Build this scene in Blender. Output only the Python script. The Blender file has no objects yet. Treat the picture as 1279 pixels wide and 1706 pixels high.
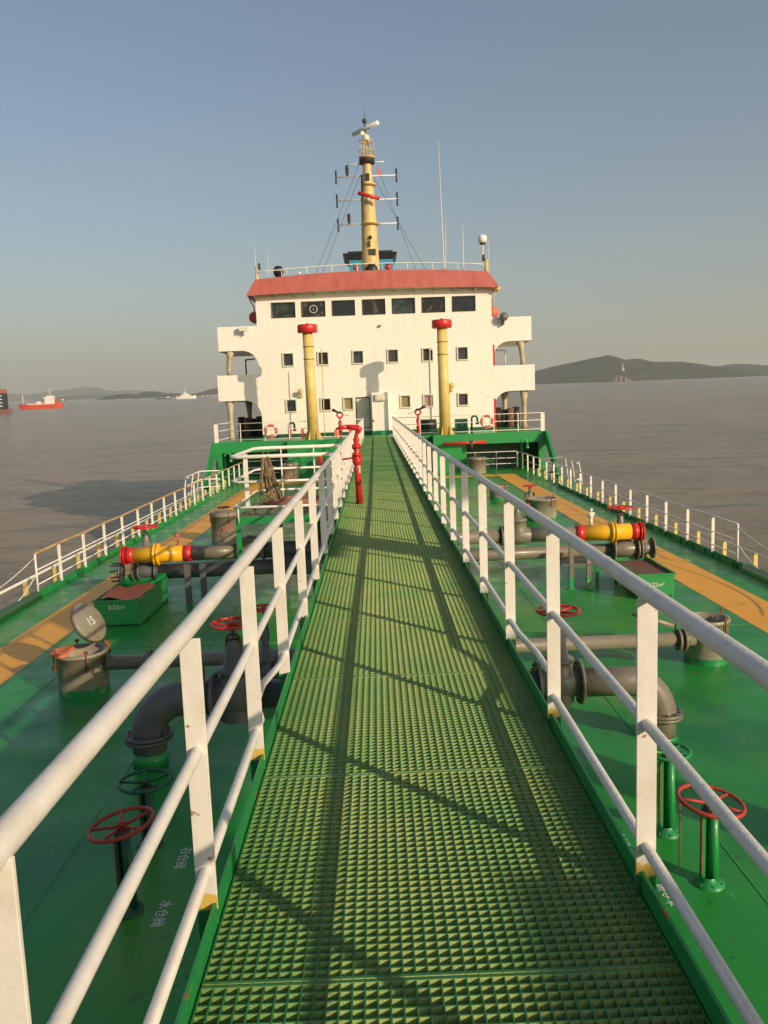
import bpy, math, random
from math import radians, sin, cos, pi, atan2, sqrt
from mathutils import Vector, Matrix
random.seed(7)
C = bpy.context.scene
COL = C.collection
# ---------------------------------------------------------------- camera (calibrated: ship frame, x starboard-ish, y aft, z up)
F, CX, CY, H = 1365.0, 639.5, 853.0, 3.95
yv = Vector(((624-CX)/F, (672.5-CY)/F, 1)).normalized()
_r = radians(2.15)
xv = Vector((cos(_r), -sin(_r), 0)); xv.z = -(xv.x*yv.x+xv.y*yv.y)/yv.z; xv.normalize()
zv = -(yv.cross(xv))
if zv.y > 0: zv = -zv
cam_d = bpy.data.cameras.new('camera'); cam = bpy.data.objects.new('camera', cam_d); COL.objects.link(cam)
right = Vector((xv.x, yv.x, zv.x)); down = Vector((xv.y, yv.y, zv.y)); fwd = Vector((xv.z, yv.z, zv.z))
M = Matrix((( right.x, -down.x, -fwd.x, 0), (right.y, -down.y, -fwd.y, 0), (right.z, -down.z, -fwd.z, H), (0, 0, 0, 1)))
cam.matrix_world = M
cam_d.sensor_fit = 'VERTICAL'; cam_d.sensor_height = 36; cam_d.lens = F/1706*36
cam_d.clip_start = 0.05; cam_d.clip_end = 60000
C.camera = cam
def ray(px, py):
    d = Vector(((px-CX)/F, (py-CY)/F, 1)); return Vector((d.dot(xv), d.dot(yv), d.dot(zv)))
def fz(px, py, z=0.0):
    d = ray(px, py); t = (z-H)/d.z; return Vector((d.x*t, d.y*t, z))
def fy(px, py, Y):
    d = ray(px, py); t = Y/d.y; return Vector((d.x*t, Y, H+d.z*t))
# ---------------------------------------------------------------- world, sun
W = bpy.data.worlds.new('World'); C.world = W; W.use_nodes = True
nt = W.node_tree; bg = nt.nodes['Background']
sky = nt.nodes.new('ShaderNodeTexSky'); sky.sky_type = 'NISHITA'; sky.sun_disc = False
SUN = Vector((1.83, -2.0, 1.0)).normalized()
sky.sun_elevation = math.asin(SUN.z); sky.sun_rotation = atan2(SUN.x, SUN.y)
sky.air_density = 1.2; sky.dust_density = 2.0; sky.ozone_density = 2.2
nt.links.new(sky.outputs[0], bg.inputs[0]); bg.inputs[1].default_value = 0.105
sl = bpy.data.lights.new('sun', 'SUN'); sl.energy = 4.0; sl.angle = radians(0.6); sl.color = (1.0, 0.80, 0.56)
so = bpy.data.objects.new('sun', sl); COL.objects.link(so); so.rotation_euler = SUN.to_track_quat('Z', 'Y').to_euler(); so.location = (20, -20, 40)
C.view_settings.view_transform = 'Standard'; C.view_settings.look = 'None'; C.view_settings.gamma = 1; C.view_settings.exposure = 0.06
try: C.cycles.volume_bounces = 1
except Exception: pass
# ---------------------------------------------------------------- materials
def mat(name, col, rough=0.5, metal=0.0, var=None, vscale=3.0, vlo=0.45, vhi=0.7, bump=0.0, bscale=30.0, coat=0.0, stretch=None, var2=None, v2scale=12.0, v2lo=0.6, v2hi=0.66, spec=0.5, rvar=0.0):
    m = bpy.data.materials.new(name); m.use_nodes = True; n = m.node_tree; L = n.links
    b = n.nodes['Principled BSDF']; b.inputs['Roughness'].default_value = rough; b.inputs['Metallic'].default_value = metal
    b.inputs['Base Color'].default_value = (*col, 1); b.inputs['Coat Weight'].default_value = coat; b.inputs['Coat Roughness'].default_value = 0.15
    b.inputs['Specular IOR Level'].default_value = spec
    g = n.nodes.new('ShaderNodeNewGeometry'); vec = g.outputs['Position']
    if stretch:
        mp = n.nodes.new('ShaderNodeMapping'); mp.inputs['Scale'].default_value = stretch; L.new(vec, mp.inputs[0]); vec2 = mp.outputs[0]
    else: vec2 = vec
    def noise(v, s, d=6):
        t = n.nodes.new('ShaderNodeTexNoise'); t.inputs['Scale'].default_value = s; t.inputs['Detail'].default_value = d; t.inputs['Roughness'].default_value = 0.6; L.new(v, t.inputs['Vector']); return t.outputs['Fac']
    def ramp(fac, lo, hi):
        r = n.nodes.new('ShaderNodeMapRange'); r.inputs['From Min'].default_value = lo; r.inputs['From Max'].default_value = hi; L.new(fac, r.inputs['Value']); return r.outputs[0]
    out = None
    if var:
        mx = n.nodes.new('ShaderNodeMix'); mx.data_type = 'RGBA'; mx.inputs[6].default_value = (*col, 1); mx.inputs[7].default_value = (*var, 1)
        L.new(ramp(noise(vec2, vscale), vlo, vhi), mx.inputs[0]); out = mx.outputs[2]
    if var2:
        mx = n.nodes.new('ShaderNodeMix'); mx.data_type = 'RGBA'; mx.inputs[6].default_value = (*col, 1); mx.inputs[7].default_value = (*var2, 1)
        if out: L.new(out, mx.inputs[6])
        L.new(ramp(noise(vec, v2scale, 8), v2lo, v2hi), mx.inputs[0]); out = mx.outputs[2]
    if out: L.new(out, b.inputs['Base Color'])
    if rvar:
        r = n.nodes.new('ShaderNodeMapRange'); r.inputs['To Min'].default_value = max(0.05, rough-rvar); r.inputs['To Max'].default_value = rough+rvar
        r.inputs['From Min'].default_value = .3; r.inputs['From Max'].default_value = .7
        L.new(noise(vec2, vscale*1.7), r.inputs['Value']); L.new(r.outputs[0], b.inputs['Roughness'])
    if bump:
        bp = n.nodes.new('ShaderNodeBump'); bp.inputs['Strength'].default_value = bump; bp.inputs['Distance'].default_value = 0.02
        L.new(noise(vec, bscale), bp.inputs['Height']); L.new(bp.outputs[0], b.inputs['Normal'])
    return m
CREAM = (0.80, 0.76, 0.68)
MT = {}
MT['white'] = mat('white_rail_paint', CREAM, 0.45, var=(0.72, 0.66, 0.55), vscale=6, bump=0.25, bscale=12, var2=(0.42, 0.24, 0.10), v2scale=14, v2lo=0.68, v2hi=0.72)
MT['whitefar'] = mat('white_rail_paint_weathered', CREAM, 0.5, var=(0.60, 0.50, 0.36), vscale=5, vlo=.5, vhi=.8)
MT['wall'] = mat('cream_wall_paint', (0.84, 0.79, 0.70), 0.55, var=(0.76, 0.68, 0.56), vscale=1.2, vlo=.5, vhi=.85, stretch=(3.5, 3.5, 0.22), bump=0.25, bscale=1.6, var2=(0.55, 0.36, 0.20), v2scale=4.0, v2lo=0.66, v2hi=0.76)
MT['green'] = mat('green_steel_paint', (0.014, 0.27, 0.06), 0.38, var=(0.03, 0.24, 0.08), vscale=4, bump=0.25, bscale=35, coat=0.2)
MT['greenedge'] = mat('green_steel_paint_chipped', (0.014, 0.27, 0.06), 0.38, var=(0.03, 0.24, 0.08), vscale=4, bump=0.3, bscale=35, var2=(0.35, 0.14, 0.06), v2scale=9, v2lo=.66, v2hi=.68)
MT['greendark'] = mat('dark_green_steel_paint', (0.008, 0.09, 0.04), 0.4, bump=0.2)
MT['gratewall'] = mat('grating_sides_sunlight_tint', (0.46, 0.51, 0.17), 0.6, var=(0.27, 0.46, 0.13), vscale=2.5, vlo=.35, vhi=.7, bump=0.3, bscale=80, var2=(0.34, 0.15, 0.06), v2scale=9, v2lo=.70, v2hi=.74)  # sunlit look of the cell walls put into their pale colour
MT['grate'] = mat('green_grating', (0.012, 0.17, 0.055), 0.5, var=(0.05, 0.18, 0.04), vscale=2.2, vlo=.35, vhi=.7, bump=0.2, bscale=60, var2=(0.30, 0.10, 0.04), v2scale=7, v2lo=.72, v2hi=.76)
MT['yellow'] = mat('yellow_pipe_paint', (0.86, 0.44, 0.01), 0.35, bump=0.15, coat=.2)
MT['paleyellow'] = mat('pale_yellow_paint', (0.74, 0.54, 0.18), 0.45, var=(0.66, 0.44, 0.12), vscale=2, bump=0.15, bscale=8)
MT['mast'] = mat('mast_yellow_paint', (0.66, 0.48, 0.18), 0.5, var=(0.52, 0.36, 0.13), vscale=2, var2=(0.12, 0.08, 0.04), v2scale=2.2, v2lo=.64, v2hi=.7)
MT['red'] = mat('red_paint', (0.62, 0.022, 0.02), 0.35, var=(0.50, 0.03, 0.02), vscale=8, bump=0.15, bscale=40)
MT['redroof'] = mat('faded_red_paint', (0.46, 0.125, 0.095), 0.55, var=(0.40, 0.085, 0.06), vscale=1.0, stretch=(2.5, 2.5, .4))
MT['redwheel'] = mat('worn_red_paint', (0.48, 0.05, 0.03), 0.45, var=(0.36, 0.04, 0.03), vscale=12, bump=.2)
MT['grey'] = mat('grey_pipe_paint', (0.17, 0.155, 0.12), 0.38, var=(0.22, 0.19, 0.13), vscale=4, vlo=.4, vhi=.75, bump=0.3, bscale=25, var2=(0.22, 0.10, 0.04), v2scale=6, v2lo=.66, v2hi=.72, coat=.15)
MT['darkgrey'] = mat('dark_pipe_paint', (0.10, 0.105, 0.105), 0.45, var=(0.17, 0.15, 0.12), vscale=3, vlo=.5, vhi=.8, bump=0.3)
MT['drum'] = mat('grey_hatch_paint', (0.27, 0.24, 0.18), 0.4, var=(0.24, 0.20, 0.13), vscale=3, bump=.25, var2=(0.30, 0.12, 0.04), v2scale=5, v2lo=.6, v2hi=.68)
MT['drumpink'] = mat('patched_pink_hatch_paint', (0.24, 0.22, 0.17), 0.5, var=(0.50, 0.20, 0.16), vscale=2.2, vlo=.48, vhi=.62, var2=(0.16, 0.08, 0.04), v2scale=5, v2lo=.6, v2hi=.68)
MT['black'] = mat('black_metal', (0.02, 0.02, 0.02), 0.5)
MT['bolt'] = mat('dark_bolt_steel', (0.06, 0.05, 0.04), 0.5, metal=.3)
MT['rust'] = mat('rusty_steel', (0.24, 0.09, 0.035), 0.8, var=(0.12, 0.05, 0.03), vscale=8, bump=.4)
MT['orange'] = mat('orange_cover', (0.72, 0.20, 0.08), 0.7, bump=.3, bscale=10)
MT['rope'] = mat('tan_rope', (0.30, 0.205, 0.11), 0.9, var=(0.13, 0.085, 0.045), vscale=20)
MT['hose'] = mat('brown_hose', (0.30, 0.13, 0.08), 0.7)
MT['glass'] = mat('dark_window_glass', (0.012, 0.013, 0.015), 0.06, spec=0.6)
MT['glassgrey'] = mat('grey_window_glass', (0.05, 0.055, 0.06), 0.1, var=(0.015, 0.015, 0.015), vscale=2.5)
MT['curtain'] = mat('olive_curtain', (0.26, 0.22, 0.09), 0.5, coat=.4)
MT['curtainp'] = mat('pink_curtain', (0.34, 0.20, 0.16), 0.5, coat=.4)
MT['blue'] = mat('blue_funnel_paint', (0.02, 0.26, 0.46), 0.45, var=(0.03, 0.28, 0.42), vscale=1)
MT['ring'] = mat('lifebuoy_orange', (0.62, 0.13, 0.07), 0.6)
MT['stripe'] = mat('yellow_deck_paint', (0.95, 0.43, 0.025), 0.55, var=(0.82, 0.38, 0.035), vscale=1.0, vlo=.4, vhi=.7, var2=(0.20, 0.18, 0.05), v2scale=2.2, v2lo=.62, v2hi=.74, coat=.1)
MT['postwhite'] = MT['white']
def deck_mat():
    m = bpy.data.materials.new('green_deck_paint'); m.use_nodes = True; n = m.node_tree; L = n.links; b = n.nodes['Principled BSDF']
    g = n.nodes.new('ShaderNodeNewGeometry'); P = g.outputs['Position']
    def noise(s, d=6, sc=None):
        t = n.nodes.new('ShaderNodeTexNoise'); t.inputs['Scale'].default_value = s; t.inputs['Detail'].default_value = d
        if sc:
            mp = n.nodes.new('ShaderNodeMapping'); mp.inputs['Scale'].default_value = sc; L.new(P, mp.inputs[0]); L.new(mp.outputs[0], t.inputs['Vector'])
        else: L.new(P, t.inputs['Vector'])
        return t.outputs['Fac']
    def mr(f, a, b2, c=0, d=1):
        r = n.nodes.new('ShaderNodeMapRange'); r.inputs[1].default_value = a; r.inputs[2].default_value = b2; r.inputs[3].default_value = c; r.inputs[4].default_value = d; L.new(f, r.inputs[0]); return r.outputs[0]
    def mix(f, a, b2):
        x = n.nodes.new('ShaderNodeMix'); x.data_type = 'RGBA'; L.new(f, x.inputs[0])
        for i, v in ((6, a), (7, b2)):
            if isinstance(v, tuple): x.inputs[i].default_value = (*v, 1)
            else: L.new(v, x.inputs[i])
        return x.outputs[2]
    c = mix(mr(noise(0.5), .35, .7), (0.009, 0.255, 0.034), (0.032, 0.31, 0.043))
    c = mix(mr(noise(1.2, 8, (1, .25, 1)), .52, .75), c, (0.13, 0.32, 0.045))
    c = mix(mr(noise(3.0, 10), .62, .72), c, (0.06, 0.19, 0.07))
    c = mix(mr(noise(0.35, 9), .52, .66), c, (0.012, 0.19, 0.045))
    c = mix(mr(noise(14.0, 6, (1, .35, 1)), .66, .72, 0, .7), c, (0.10, 0.36, 0.13))
    c = mix(mr(noise(5.0, 10), .665, .70, 0, .8), c, (0.022, 0.10, 0.04))
    c = mix(mr(noise(9.0, 8), .69, .73), c, (0.20, 0.10, 0.045))
    L.new(c, b.inputs['Base Color'])
    L.new(mr(noise(1.6, 8), .3, .7, .22, .5), b.inputs['Roughness']); b.inputs['Specular IOR Level'].default_value = .35; b.inputs['Coat Weight'].default_value = .05; b.inputs['Coat Roughness'].default_value = .25
    bp = n.nodes.new('ShaderNodeBump'); bp.inputs['Strength'].default_value = .35; bp.inputs['Distance'].default_value = .02
    ad = n.nodes.new('ShaderNodeMath'); ad.operation = 'ADD'; L.new(noise(1.4, 3), ad.inputs[0]); L.new(mr(noise(22, 4), 0, 1, 0, .25), ad.inputs[1])
    L.new(ad.outputs[0], bp.inputs['Height']); L.new(bp.outputs[0], b.inputs['Normal'])
    return m
MT['deck'] = deck_mat()
def z_mat(name, zsteps, rough=.45):
    """paint that changes at heights (object space z): list of (z, colour) from bottom up"""
    m = bpy.data.materials.new(name); m.use_nodes = True; n = m.node_tree; L = n.links; b = n.nodes['Principled BSDF']; b.inputs['Roughness'].default_value = rough
    g = n.nodes.new('ShaderNodeNewGeometry'); s = n.nodes.new('ShaderNodeSeparateXYZ'); L.new(g.outputs['Position'], s.inputs[0])
    t = n.nodes.new('ShaderNodeTexNoise'); t.inputs['Scale'].default_value = 28; t.inputs['Detail'].default_value = 5; L.new(g.outputs['Position'], t.inputs['Vector'])
    a = n.nodes.new('ShaderNodeMath'); a.operation = 'MULTIPLY_ADD'; L.new(t.outputs['Fac'], a.inputs[0]); a.inputs[1].default_value = .06; L.new(s.outputs[2], a.inputs[2])
    cur = None
    for i, (z, col) in enumerate(zsteps):
        if i == 0: cur = col; continue
        x = n.nodes.new('ShaderNodeMix'); x.data_type = 'RGBA'
        r = n.nodes.new('ShaderNodeMapRange'); r.inputs[1].default_value = z+.03; r.inputs[2].default_value = z+.034; L.new(a.outputs[0], r.inputs[0]); L.new(r.outputs[0], x.inputs[0])
        if isinstance(cur, tuple): x.inputs[6].default_value = (*cur, 1)
        else: L.new(cur, x.inputs[6])
        x.inputs[7].default_value = (*col, 1); cur = x.outputs[2]
    for sc, lo, hi, col, am in ((5, .5, .75, (0.62, 0.50, 0.33), .45), (16, .69, .71, (0.33, 0.15, 0.06), .85)):
        tn = n.nodes.new('ShaderNodeTexNoise'); tn.inputs['Scale'].default_value = sc; tn.inputs['Detail'].default_value = 8; L.new(g.outputs['Position'], tn.inputs['Vector'])
        rn = n.nodes.new('ShaderNodeMapRange'); rn.inputs[1].default_value = lo; rn.inputs[2].default_value = hi; rn.inputs[4].default_value = am; L.new(tn.outputs['Fac'], rn.inputs[0])
        xn = n.nodes.new('ShaderNodeMix'); xn.data_type = 'RGBA'; L.new(rn.outputs[0], xn.inputs[0]); L.new(cur, xn.inputs[6]); xn.inputs[7].default_value = (*col, 1); cur = xn.outputs[2]
    L.new(cur, b.inputs['Base Color'])
    bp = n.nodes.new('ShaderNodeBump'); bp.inputs['Strength'].default_value = .35; bp.inputs['Distance'].default_value = .02
    t2 = n.nodes.new('ShaderNodeTexNoise'); t2.inputs['Scale'].default_value = 9; t2.inputs['Detail'].default_value = 5; t2.inputs['Roughness'].default_value = .5; L.new(g.outputs['Position'], t2.inputs['Vector'])
    L.new(t2.outputs['Fac'], bp.inputs['Height']); L.new(bp.outputs[0], b.inputs['Normal'])
    return m
GR = (0.014, 0.21, 0.06)
MT['post'] = z_mat('white_post_with_green_foot', [(0, GR), (2.17, CREAM)])
MT['postyel'] = z_mat('white_post_with_yellow_and_green_foot', [(0, GR), (2.15, (0.72, 0.48, 0.10)), (2.21, CREAM)])
MT['deckpost'] = z_mat('white_deck_post_green_foot', [(0, GR), (0.10, CREAM)])
MT['drumg'] = z_mat('grey_hatch_green_foot', [(0, (0.015, 0.24, 0.07)), (0.10, (0.27, 0.24, 0.18))], .4)
# ---------------------------------------------------------------- mesh builder
class MB:
    def __init__(s): s.v = []; s.f = []; s.sm = []; s.mi = []; s.cur = 0
    def add(s, vs, fs, smooth=False):
        o = len(s.v); s.v += [Vector(p) for p in vs]
        for f in fs: s.f.append([i+o for i in f]); s.sm.append(smooth); s.mi.append(s.cur)
        return s
    def box(s, x0, x1, y0, y1, z0, z1):
        vs = [(x0,y0,z0),(x1,y0,z0),(x1,y1,z0),(x0,y1,z0),(x0,y0,z1),(x1,y0,z1),(x1,y1,z1),(x0,y1,z1)]
        return s.add(vs, [(0,3,2,1),(4,5,6,7),(0,1,5,4),(1,2,6,5),(2,3,7,6),(3,0,4,7)])
    def obox(s, c, u, v, w):
        c, u, v, w = map(Vector, (c, u, v, w))
        vs = [c+a*u+b*v+d*w for d in (-1, 1) for a, b in ((-1,-1),(1,-1),(1,1),(-1,1))]
        return s.add(vs, [(0,3,2,1),(4,5,6,7),(0,1,5,4),(1,2,6,5),(2,3,7,6),(3,0,4,7)])
    def frame(s, d):
        d = Vector(d).normalized(); a = Vector((0,0,1)) if abs(d.z) < .9 else Vector((1,0,0))
        u = d.cross(a).normalized(); return u, d.cross(u).normalized()
    def tube(s, pts, r, n=8, closed=False, caps=True):
        pts = [Vector(p) for p in pts]; k = len(pts); vs = []; rr = r if isinstance(r, (list, tuple)) else [r]*k
        u0 = None
        for i, p in enumerate(pts):
            a = pts[(i-1) % k] if (closed or i > 0) else None; b = pts[(i+1) % k] if (closed or i < k-1) else None
            d1 = (p-a).normalized() if a is not None else None; d2 = (b-p).normalized() if b is not None else None
            t = (d1+d2).normalized() if (d1 is not None and d2 is not None) else (d1 if d1 is not None else d2)
            if u0 is None: u, w = s.frame(t)
            else:
                u = (u0-t*u0.dot(t)).normalized(); w = t.cross(u).normalized()
            u0 = u
            f = 1.0
            if d1 is not None and d2 is not None: f = 1/max(.5, t.dot(d1))
            for j in range(n):
                th = 2*pi*j/n; vs.append(p+(u*cos(th)+w*sin(th))*rr[i]*(f if f < 1.3 else 1.3))
        fs = []
        for i in range(k if closed else k-1):
            for j in range(n):
                a = i*n+j; b = i*n+(j+1) % n; c = ((i+1) % k)*n+(j+1) % n; d = ((i+1) % k)*n+j; fs.append((a, b, c, d))
        s.add(vs, fs, True)
        if caps and not closed:
            o = len(s.v)-len(vs)
            s.f.append([o+j for j in range(n)][::-1]); s.sm.append(False); s.mi.append(s.cur)
            s.f.append([o+(k-1)*n+j for j in range(n)]); s.sm.append(False); s.mi.append(s.cur)
        return s
    def cyl(s, p0, p1, r0, r1=None, n=16): return s.tube([p0, p1], [r0, r0 if r1 is None else r1], n)
    def lathe(s, c, axis, prof, n=24, smooth=True):
        c = Vector(c); axis = Vector(axis).normalized(); u, w = s.frame(axis); vs = []
        for r, h in prof:
            for j in range(n):
                th = 2*pi*j/n; vs.append(c+axis*h+(u*cos(th)+w*sin(th))*max(r, 1e-4))
        fs = [(i*n+j, i*n+(j+1) % n, (i+1)*n+(j+1) % n, (i+1)*n+j) for i in range(len(prof)-1) for j in range(n)]
        return s.add(vs, fs, smooth)
    def disc(s, c, axis, r, t, n=24):
        c = Vector(c); a = Vector(axis).normalized(); return s.cyl(c-a*t/2, c+a*t/2, r, n=n)
    def torus(s, c, axis, R, r, N=28, n=8):
        c = Vector(c); a = Vector(axis).normalized(); u, w = s.frame(a)
        return s.tube([c+(u*cos(2*pi*i/N)+w*sin(2*pi*i/N))*R for i in range(N)], r, n, closed=True)
    def bolts(s, c, axis, R, k, r=.015, h=.02):
        c = Vector(c); a = Vector(axis).normalized(); u, w = s.frame(a)
        for i in range(k):
            p = c+(u*cos(2*pi*i/k)+w*sin(2*pi*i/k))*R; s.cyl(p-a*h, p+a*h, r, n=6)
        return s
    def prism(s, poly, ax, t0, t1):
        """poly 2D points extruded along axis ax (0,1,2)"""
        o = [i for i in range(3) if i != ax]; vs = []
        for t in (t0, t1):
            for p in poly:
                q = [0, 0, 0]; q[ax] = t; q[o[0]] = p[0]; q[o[1]] = p[1]; vs.append(q)
        k = len(poly); fs = [list(range(k))[::-1], [k+i for i in range(k)]]+[(i, (i+1) % k, k+(i+1) % k, k+i) for i in range(k)]
        return s.add(vs, fs)
    def sphere(s, c, r, n=12, sx=1, sz=1):
        prof = [(r*sx*sin(pi*i/n), -r*sz*cos(pi*i/n)) for i in range(n+1)]; return s.lathe(c, (0,0,1), prof, 16)
    def build(s, name, m, parent=None, bevel=0):
        me = bpy.data.meshes.new(name); off = Vector(parent['wloc']) if parent is not None and 'wloc' in parent else Vector((0,0,0))
        me.from_pydata([v-off for v in s.v], [], s.f); me.update()
        ms = m if isinstance(m, (list, tuple)) else [m]
        for x in ms: me.materials.append(MT[x] if isinstance(x, str) else x)
        me.polygons.foreach_set('use_smooth', s.sm); me.polygons.foreach_set('material_index', s.mi)
        import bmesh
        bm = bmesh.new(); bm.from_mesh(me); bmesh.ops.recalc_face_normals(bm, faces=bm.faces); bm.to_mesh(me); bm.free()
        o = bpy.data.objects.new(name, me); COL.objects.link(o)
        if parent is not None: o.parent = parent; o['wloc'] = tuple(off)
        if bevel:
            b = o.modifiers.new('bevel', 'BEVEL'); b.width = bevel; b.segments = 2; b.limit_method = 'ANGLE'; b.angle_limit = radians(50)
        return o
def tag(o, label, cat, group=None):
    o['label'] = label; o['category'] = cat
    if group: o['group'] = group
    return o
def root(name, label, cat, loc=(0,0,0), group=None):
    o = bpy.data.objects.new(name, None); COL.objects.link(o); o.location = loc; o['wloc'] = tuple(loc); o.empty_display_size = .2
    return tag(o, label, cat, group)
def struct(o): o['kind'] = 'structure'; return o
def arc(c, r, a0, a1, u, v, n=8):
    c, u, v = Vector(c), Vector(u), Vector(v); return [c+u*r*cos(a0+(a1-a0)*i/n)+v*r*sin(a0+(a1-a0)*i/n) for i in range(n+1)]
X, Y_, Z = Vector((1,0,0)), Vector((0,1,0)), Vector((0,0,1))

# ================================================================ SETTING: water, hills
TILT = 0.0194; SEA0 = -5.6
def seaz(y): return SEA0+TILT*y
def sea_pt(px, py):
    d = ray(px, py); t = (SEA0-H)/(d.z-TILT*d.y); return Vector((d.x*t, d.y*t, seaz(d.y*t)))
def water():
    m = bpy.data.materials.new('muddy_water'); m.use_nodes = True; n = m.node_tree; L = n.links; b = n.nodes['Principled BSDF']
    g = n.nodes.new('ShaderNodeNewGeometry'); P = g.outputs['Position']
    def noise(s, d, sc, ro=.62):
        mp = n.nodes.new('ShaderNodeMapping'); mp.inputs['Scale'].default_value = sc; mp.inputs['Rotation'].default_value = (0, 0, radians(8)); L.new(P, mp.inputs[0])
        t = n.nodes.new('ShaderNodeTexNoise'); t.inputs['Scale'].default_value = s; t.inputs['Detail'].default_value = d; t.inputs['Roughness'].default_value = ro; L.new(mp.outputs[0], t.inputs['Vector']); return t.outputs['Fac']
    x = n.nodes.new('ShaderNodeMix'); x.data_type = 'RGBA'; x.inputs[6].default_value = (0.36, 0.285, 0.21, 1); x.inputs[7].default_value = (0.42, 0.335, 0.245, 1)
    r = n.nodes.new('ShaderNodeMapRange'); r.inputs[1].default_value = .35; r.inputs[2].default_value = .65; L.new(noise(.02, 4, (1, .5, 1)), r.inputs[0]); L.new(r.outputs[0], x.inputs[0])
    x2 = n.nodes.new('ShaderNodeMix'); x2.data_type = 'RGBA'; x2.inputs[7].default_value = (0.155, 0.13, 0.10, 1); L.new(x.outputs[2], x2.inputs[6])  # dark streaks paint the shading of ripples into the water colour
    r2 = n.nodes.new('ShaderNodeMapRange'); r2.inputs[1].default_value = .50; r2.inputs[2].default_value = .66; r2.inputs[4].default_value = .9; L.new(noise(.26, 9, (.55, 1.3, 1), .78), r2.inputs[0]); L.new(r2.outputs[0], x2.inputs[0])
    x3 = n.nodes.new('ShaderNodeMix'); x3.data_type = 'RGBA'; x3.inputs[7].default_value = (0.19, 0.155, 0.12, 1); L.new(x2.outputs[2], x3.inputs[6])  # broader painted ripple shading for the distant water
    r3 = n.nodes.new('ShaderNodeMapRange'); r3.inputs[1].default_value = .52; r3.inputs[2].default_value = .60; r3.inputs[4].default_value = .6; L.new(noise(.07, 10, (.6, 1.2, 1), .82), r3.inputs[0]); L.new(r3.outputs[0], x3.inputs[0])
    L.new(x3.outputs[2], b.inputs['Base Color']); b.inputs['Roughness'].default_value = .2; b.inputs['IOR'].default_value = 1.33
    a = n.nodes.new('ShaderNodeMath'); a.operation = 'MULTIPLY_ADD'; L.new(noise(.32, 9, (.7, 1.3, 1), .72), a.inputs[0]); a.inputs[1].default_value = 2.6
    a2 = n.nodes.new('ShaderNodeMath'); a2.operation = 'MULTIPLY'; a2.inputs[1].default_value = 9.0; L.new(noise(.022, 4, (.5, 1.5, 1), .6), a2.inputs[0]); L.new(a2.outputs[0], a.inputs[2])
    bp = n.nodes.new('ShaderNodeBump'); bp.inputs['Strength'].default_value = 1.0; bp.inputs['Distance'].default_value = 1.0; L.new(a.outputs[0], bp.inputs['Height']); L.new(bp.outputs[0], b.inputs['Normal'])
    mb = MB(); E_ = 26000
    mb.add([(-E_, -600, seaz(-600)), (E_, -600, seaz(-600)), (E_, E_, seaz(E_)), (-E_, E_, seaz(E_))], [(0, 1, 2, 3)])
    MT['water'] = m; struct(mb.build('water', 'water'))
water()
def hill_mat(name, a, b, s):
    return mat(name, a, .9, var=b, vscale=s, vlo=.35, vhi=.65)
MT['hill'] = hill_mat('wooded_hillside', (0.018, 0.036, 0.018), (0.060, 0.068, 0.040), .02)
MT['rock'] = mat('quarry_rock', (0.24, 0.19, 0.15), .9, var=(0.16, 0.14, 0.10), vscale=.02)
MT['bldg'] = mat('white_building', (0.48, 0.44, 0.38), .7)
from mathutils import noise as mn
def hill(name, prof, D, depth, seed):
    """ridge whose skyline passes through prof (bearing, top row) at distance D, a rounded body of real depth"""
    xs = []; hs = []
    for i in range(len(prof)-1):
        (a, b), (c, d) = prof[i], prof[i+1]; k = max(1, int(abs(c-a)/3))
        for j in range(k):
            t = j/k; xs.append(a+(c-a)*t); hs.append(b+(d-b)*t)
    xs.append(prof[-1][0]); hs.append(prof[-1][1]); rows = 16; vs = []; N = len(xs)
    for i, (px, py) in enumerate(zip(xs, hs)):
        p = fy(px, py, D); base = seaz(D)-3; h = max(0, (p.z-base)*.93)
        for j in range(rows+1):
            t = j/rows; yy = D+(t-.5)*depth; k = sin(pi*t)**.8
            wob = mn.noise(Vector((px*.03, t*4, seed)))*.12+mn.noise(Vector((px*.12, t*11, seed+5)))*.05
            z = seaz(yy)-3+h*k*(1+wob*(0 if .42 < t < .58 else 1)) if 0 < j < rows else seaz(yy)-8
            vs.append((p.x*(yy/D if False else 1)+mn.noise(Vector((px*.05, t*3, seed+9)))*30*(1-k), yy, z))
    fs = [(i*(rows+1)+j, (i+1)*(rows+1)+j, (i+1)*(rows+1)+j+1, i*(rows+1)+j+1) for i in range(N-1) for j in range(rows)]
    mb = MB(); mb.add(vs, fs, True); return struct(mb.build(name, 'hill'))
hill('hill', [(780,640),(840,628),(868,622),(890,619),(905,614),(930,607),(950,602),(968,598),(985,594),(1003,590.5),(1020,593),(1038,597.5),(1052,595),(1063,597.5),(1075,600),(1100,601),(1145,602.5),(1165,607),(1185,615),(1200,621),(1220,626)], 3300, 900, 1)
hill('hill', [(1165,626),(1180,620),(1190,614),(1205,608),(1222,604.5),(1245,606),(1279,609),(1320,613),(1400,620),(1480,624)], 4300, 1000, 2)
hill('hill', [(-120,650),(-60,655),(0,654),(40,658),(75,655),(95,650),(120,648),(140,643),(152,644),(165,650),(190,651),(215,649),(235,651),(260,652),(300,655),(350,655)], 11000, 2500, 3)
hill('hill', [(100,664),(120,660),(140,657),(160,656),(180,658),(200,660),(215,662)], 7500, 1500, 8)
hill('hill', [(176,667),(184,660),(200,657),(215,655),(226,658),(233,662)], 3600, 400, 4)
hill('hill', [(228,663),(236,656),(246,651),(255,651),(268,655),(285,655),(300,656),(318,658),(332,660)], 3900, 500, 5)
hill('hill', [(325,660),(338,653),(352,648),(366,645),(385,641),(420,640),(450,650),(480,656)], 4600, 700, 6)
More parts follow.
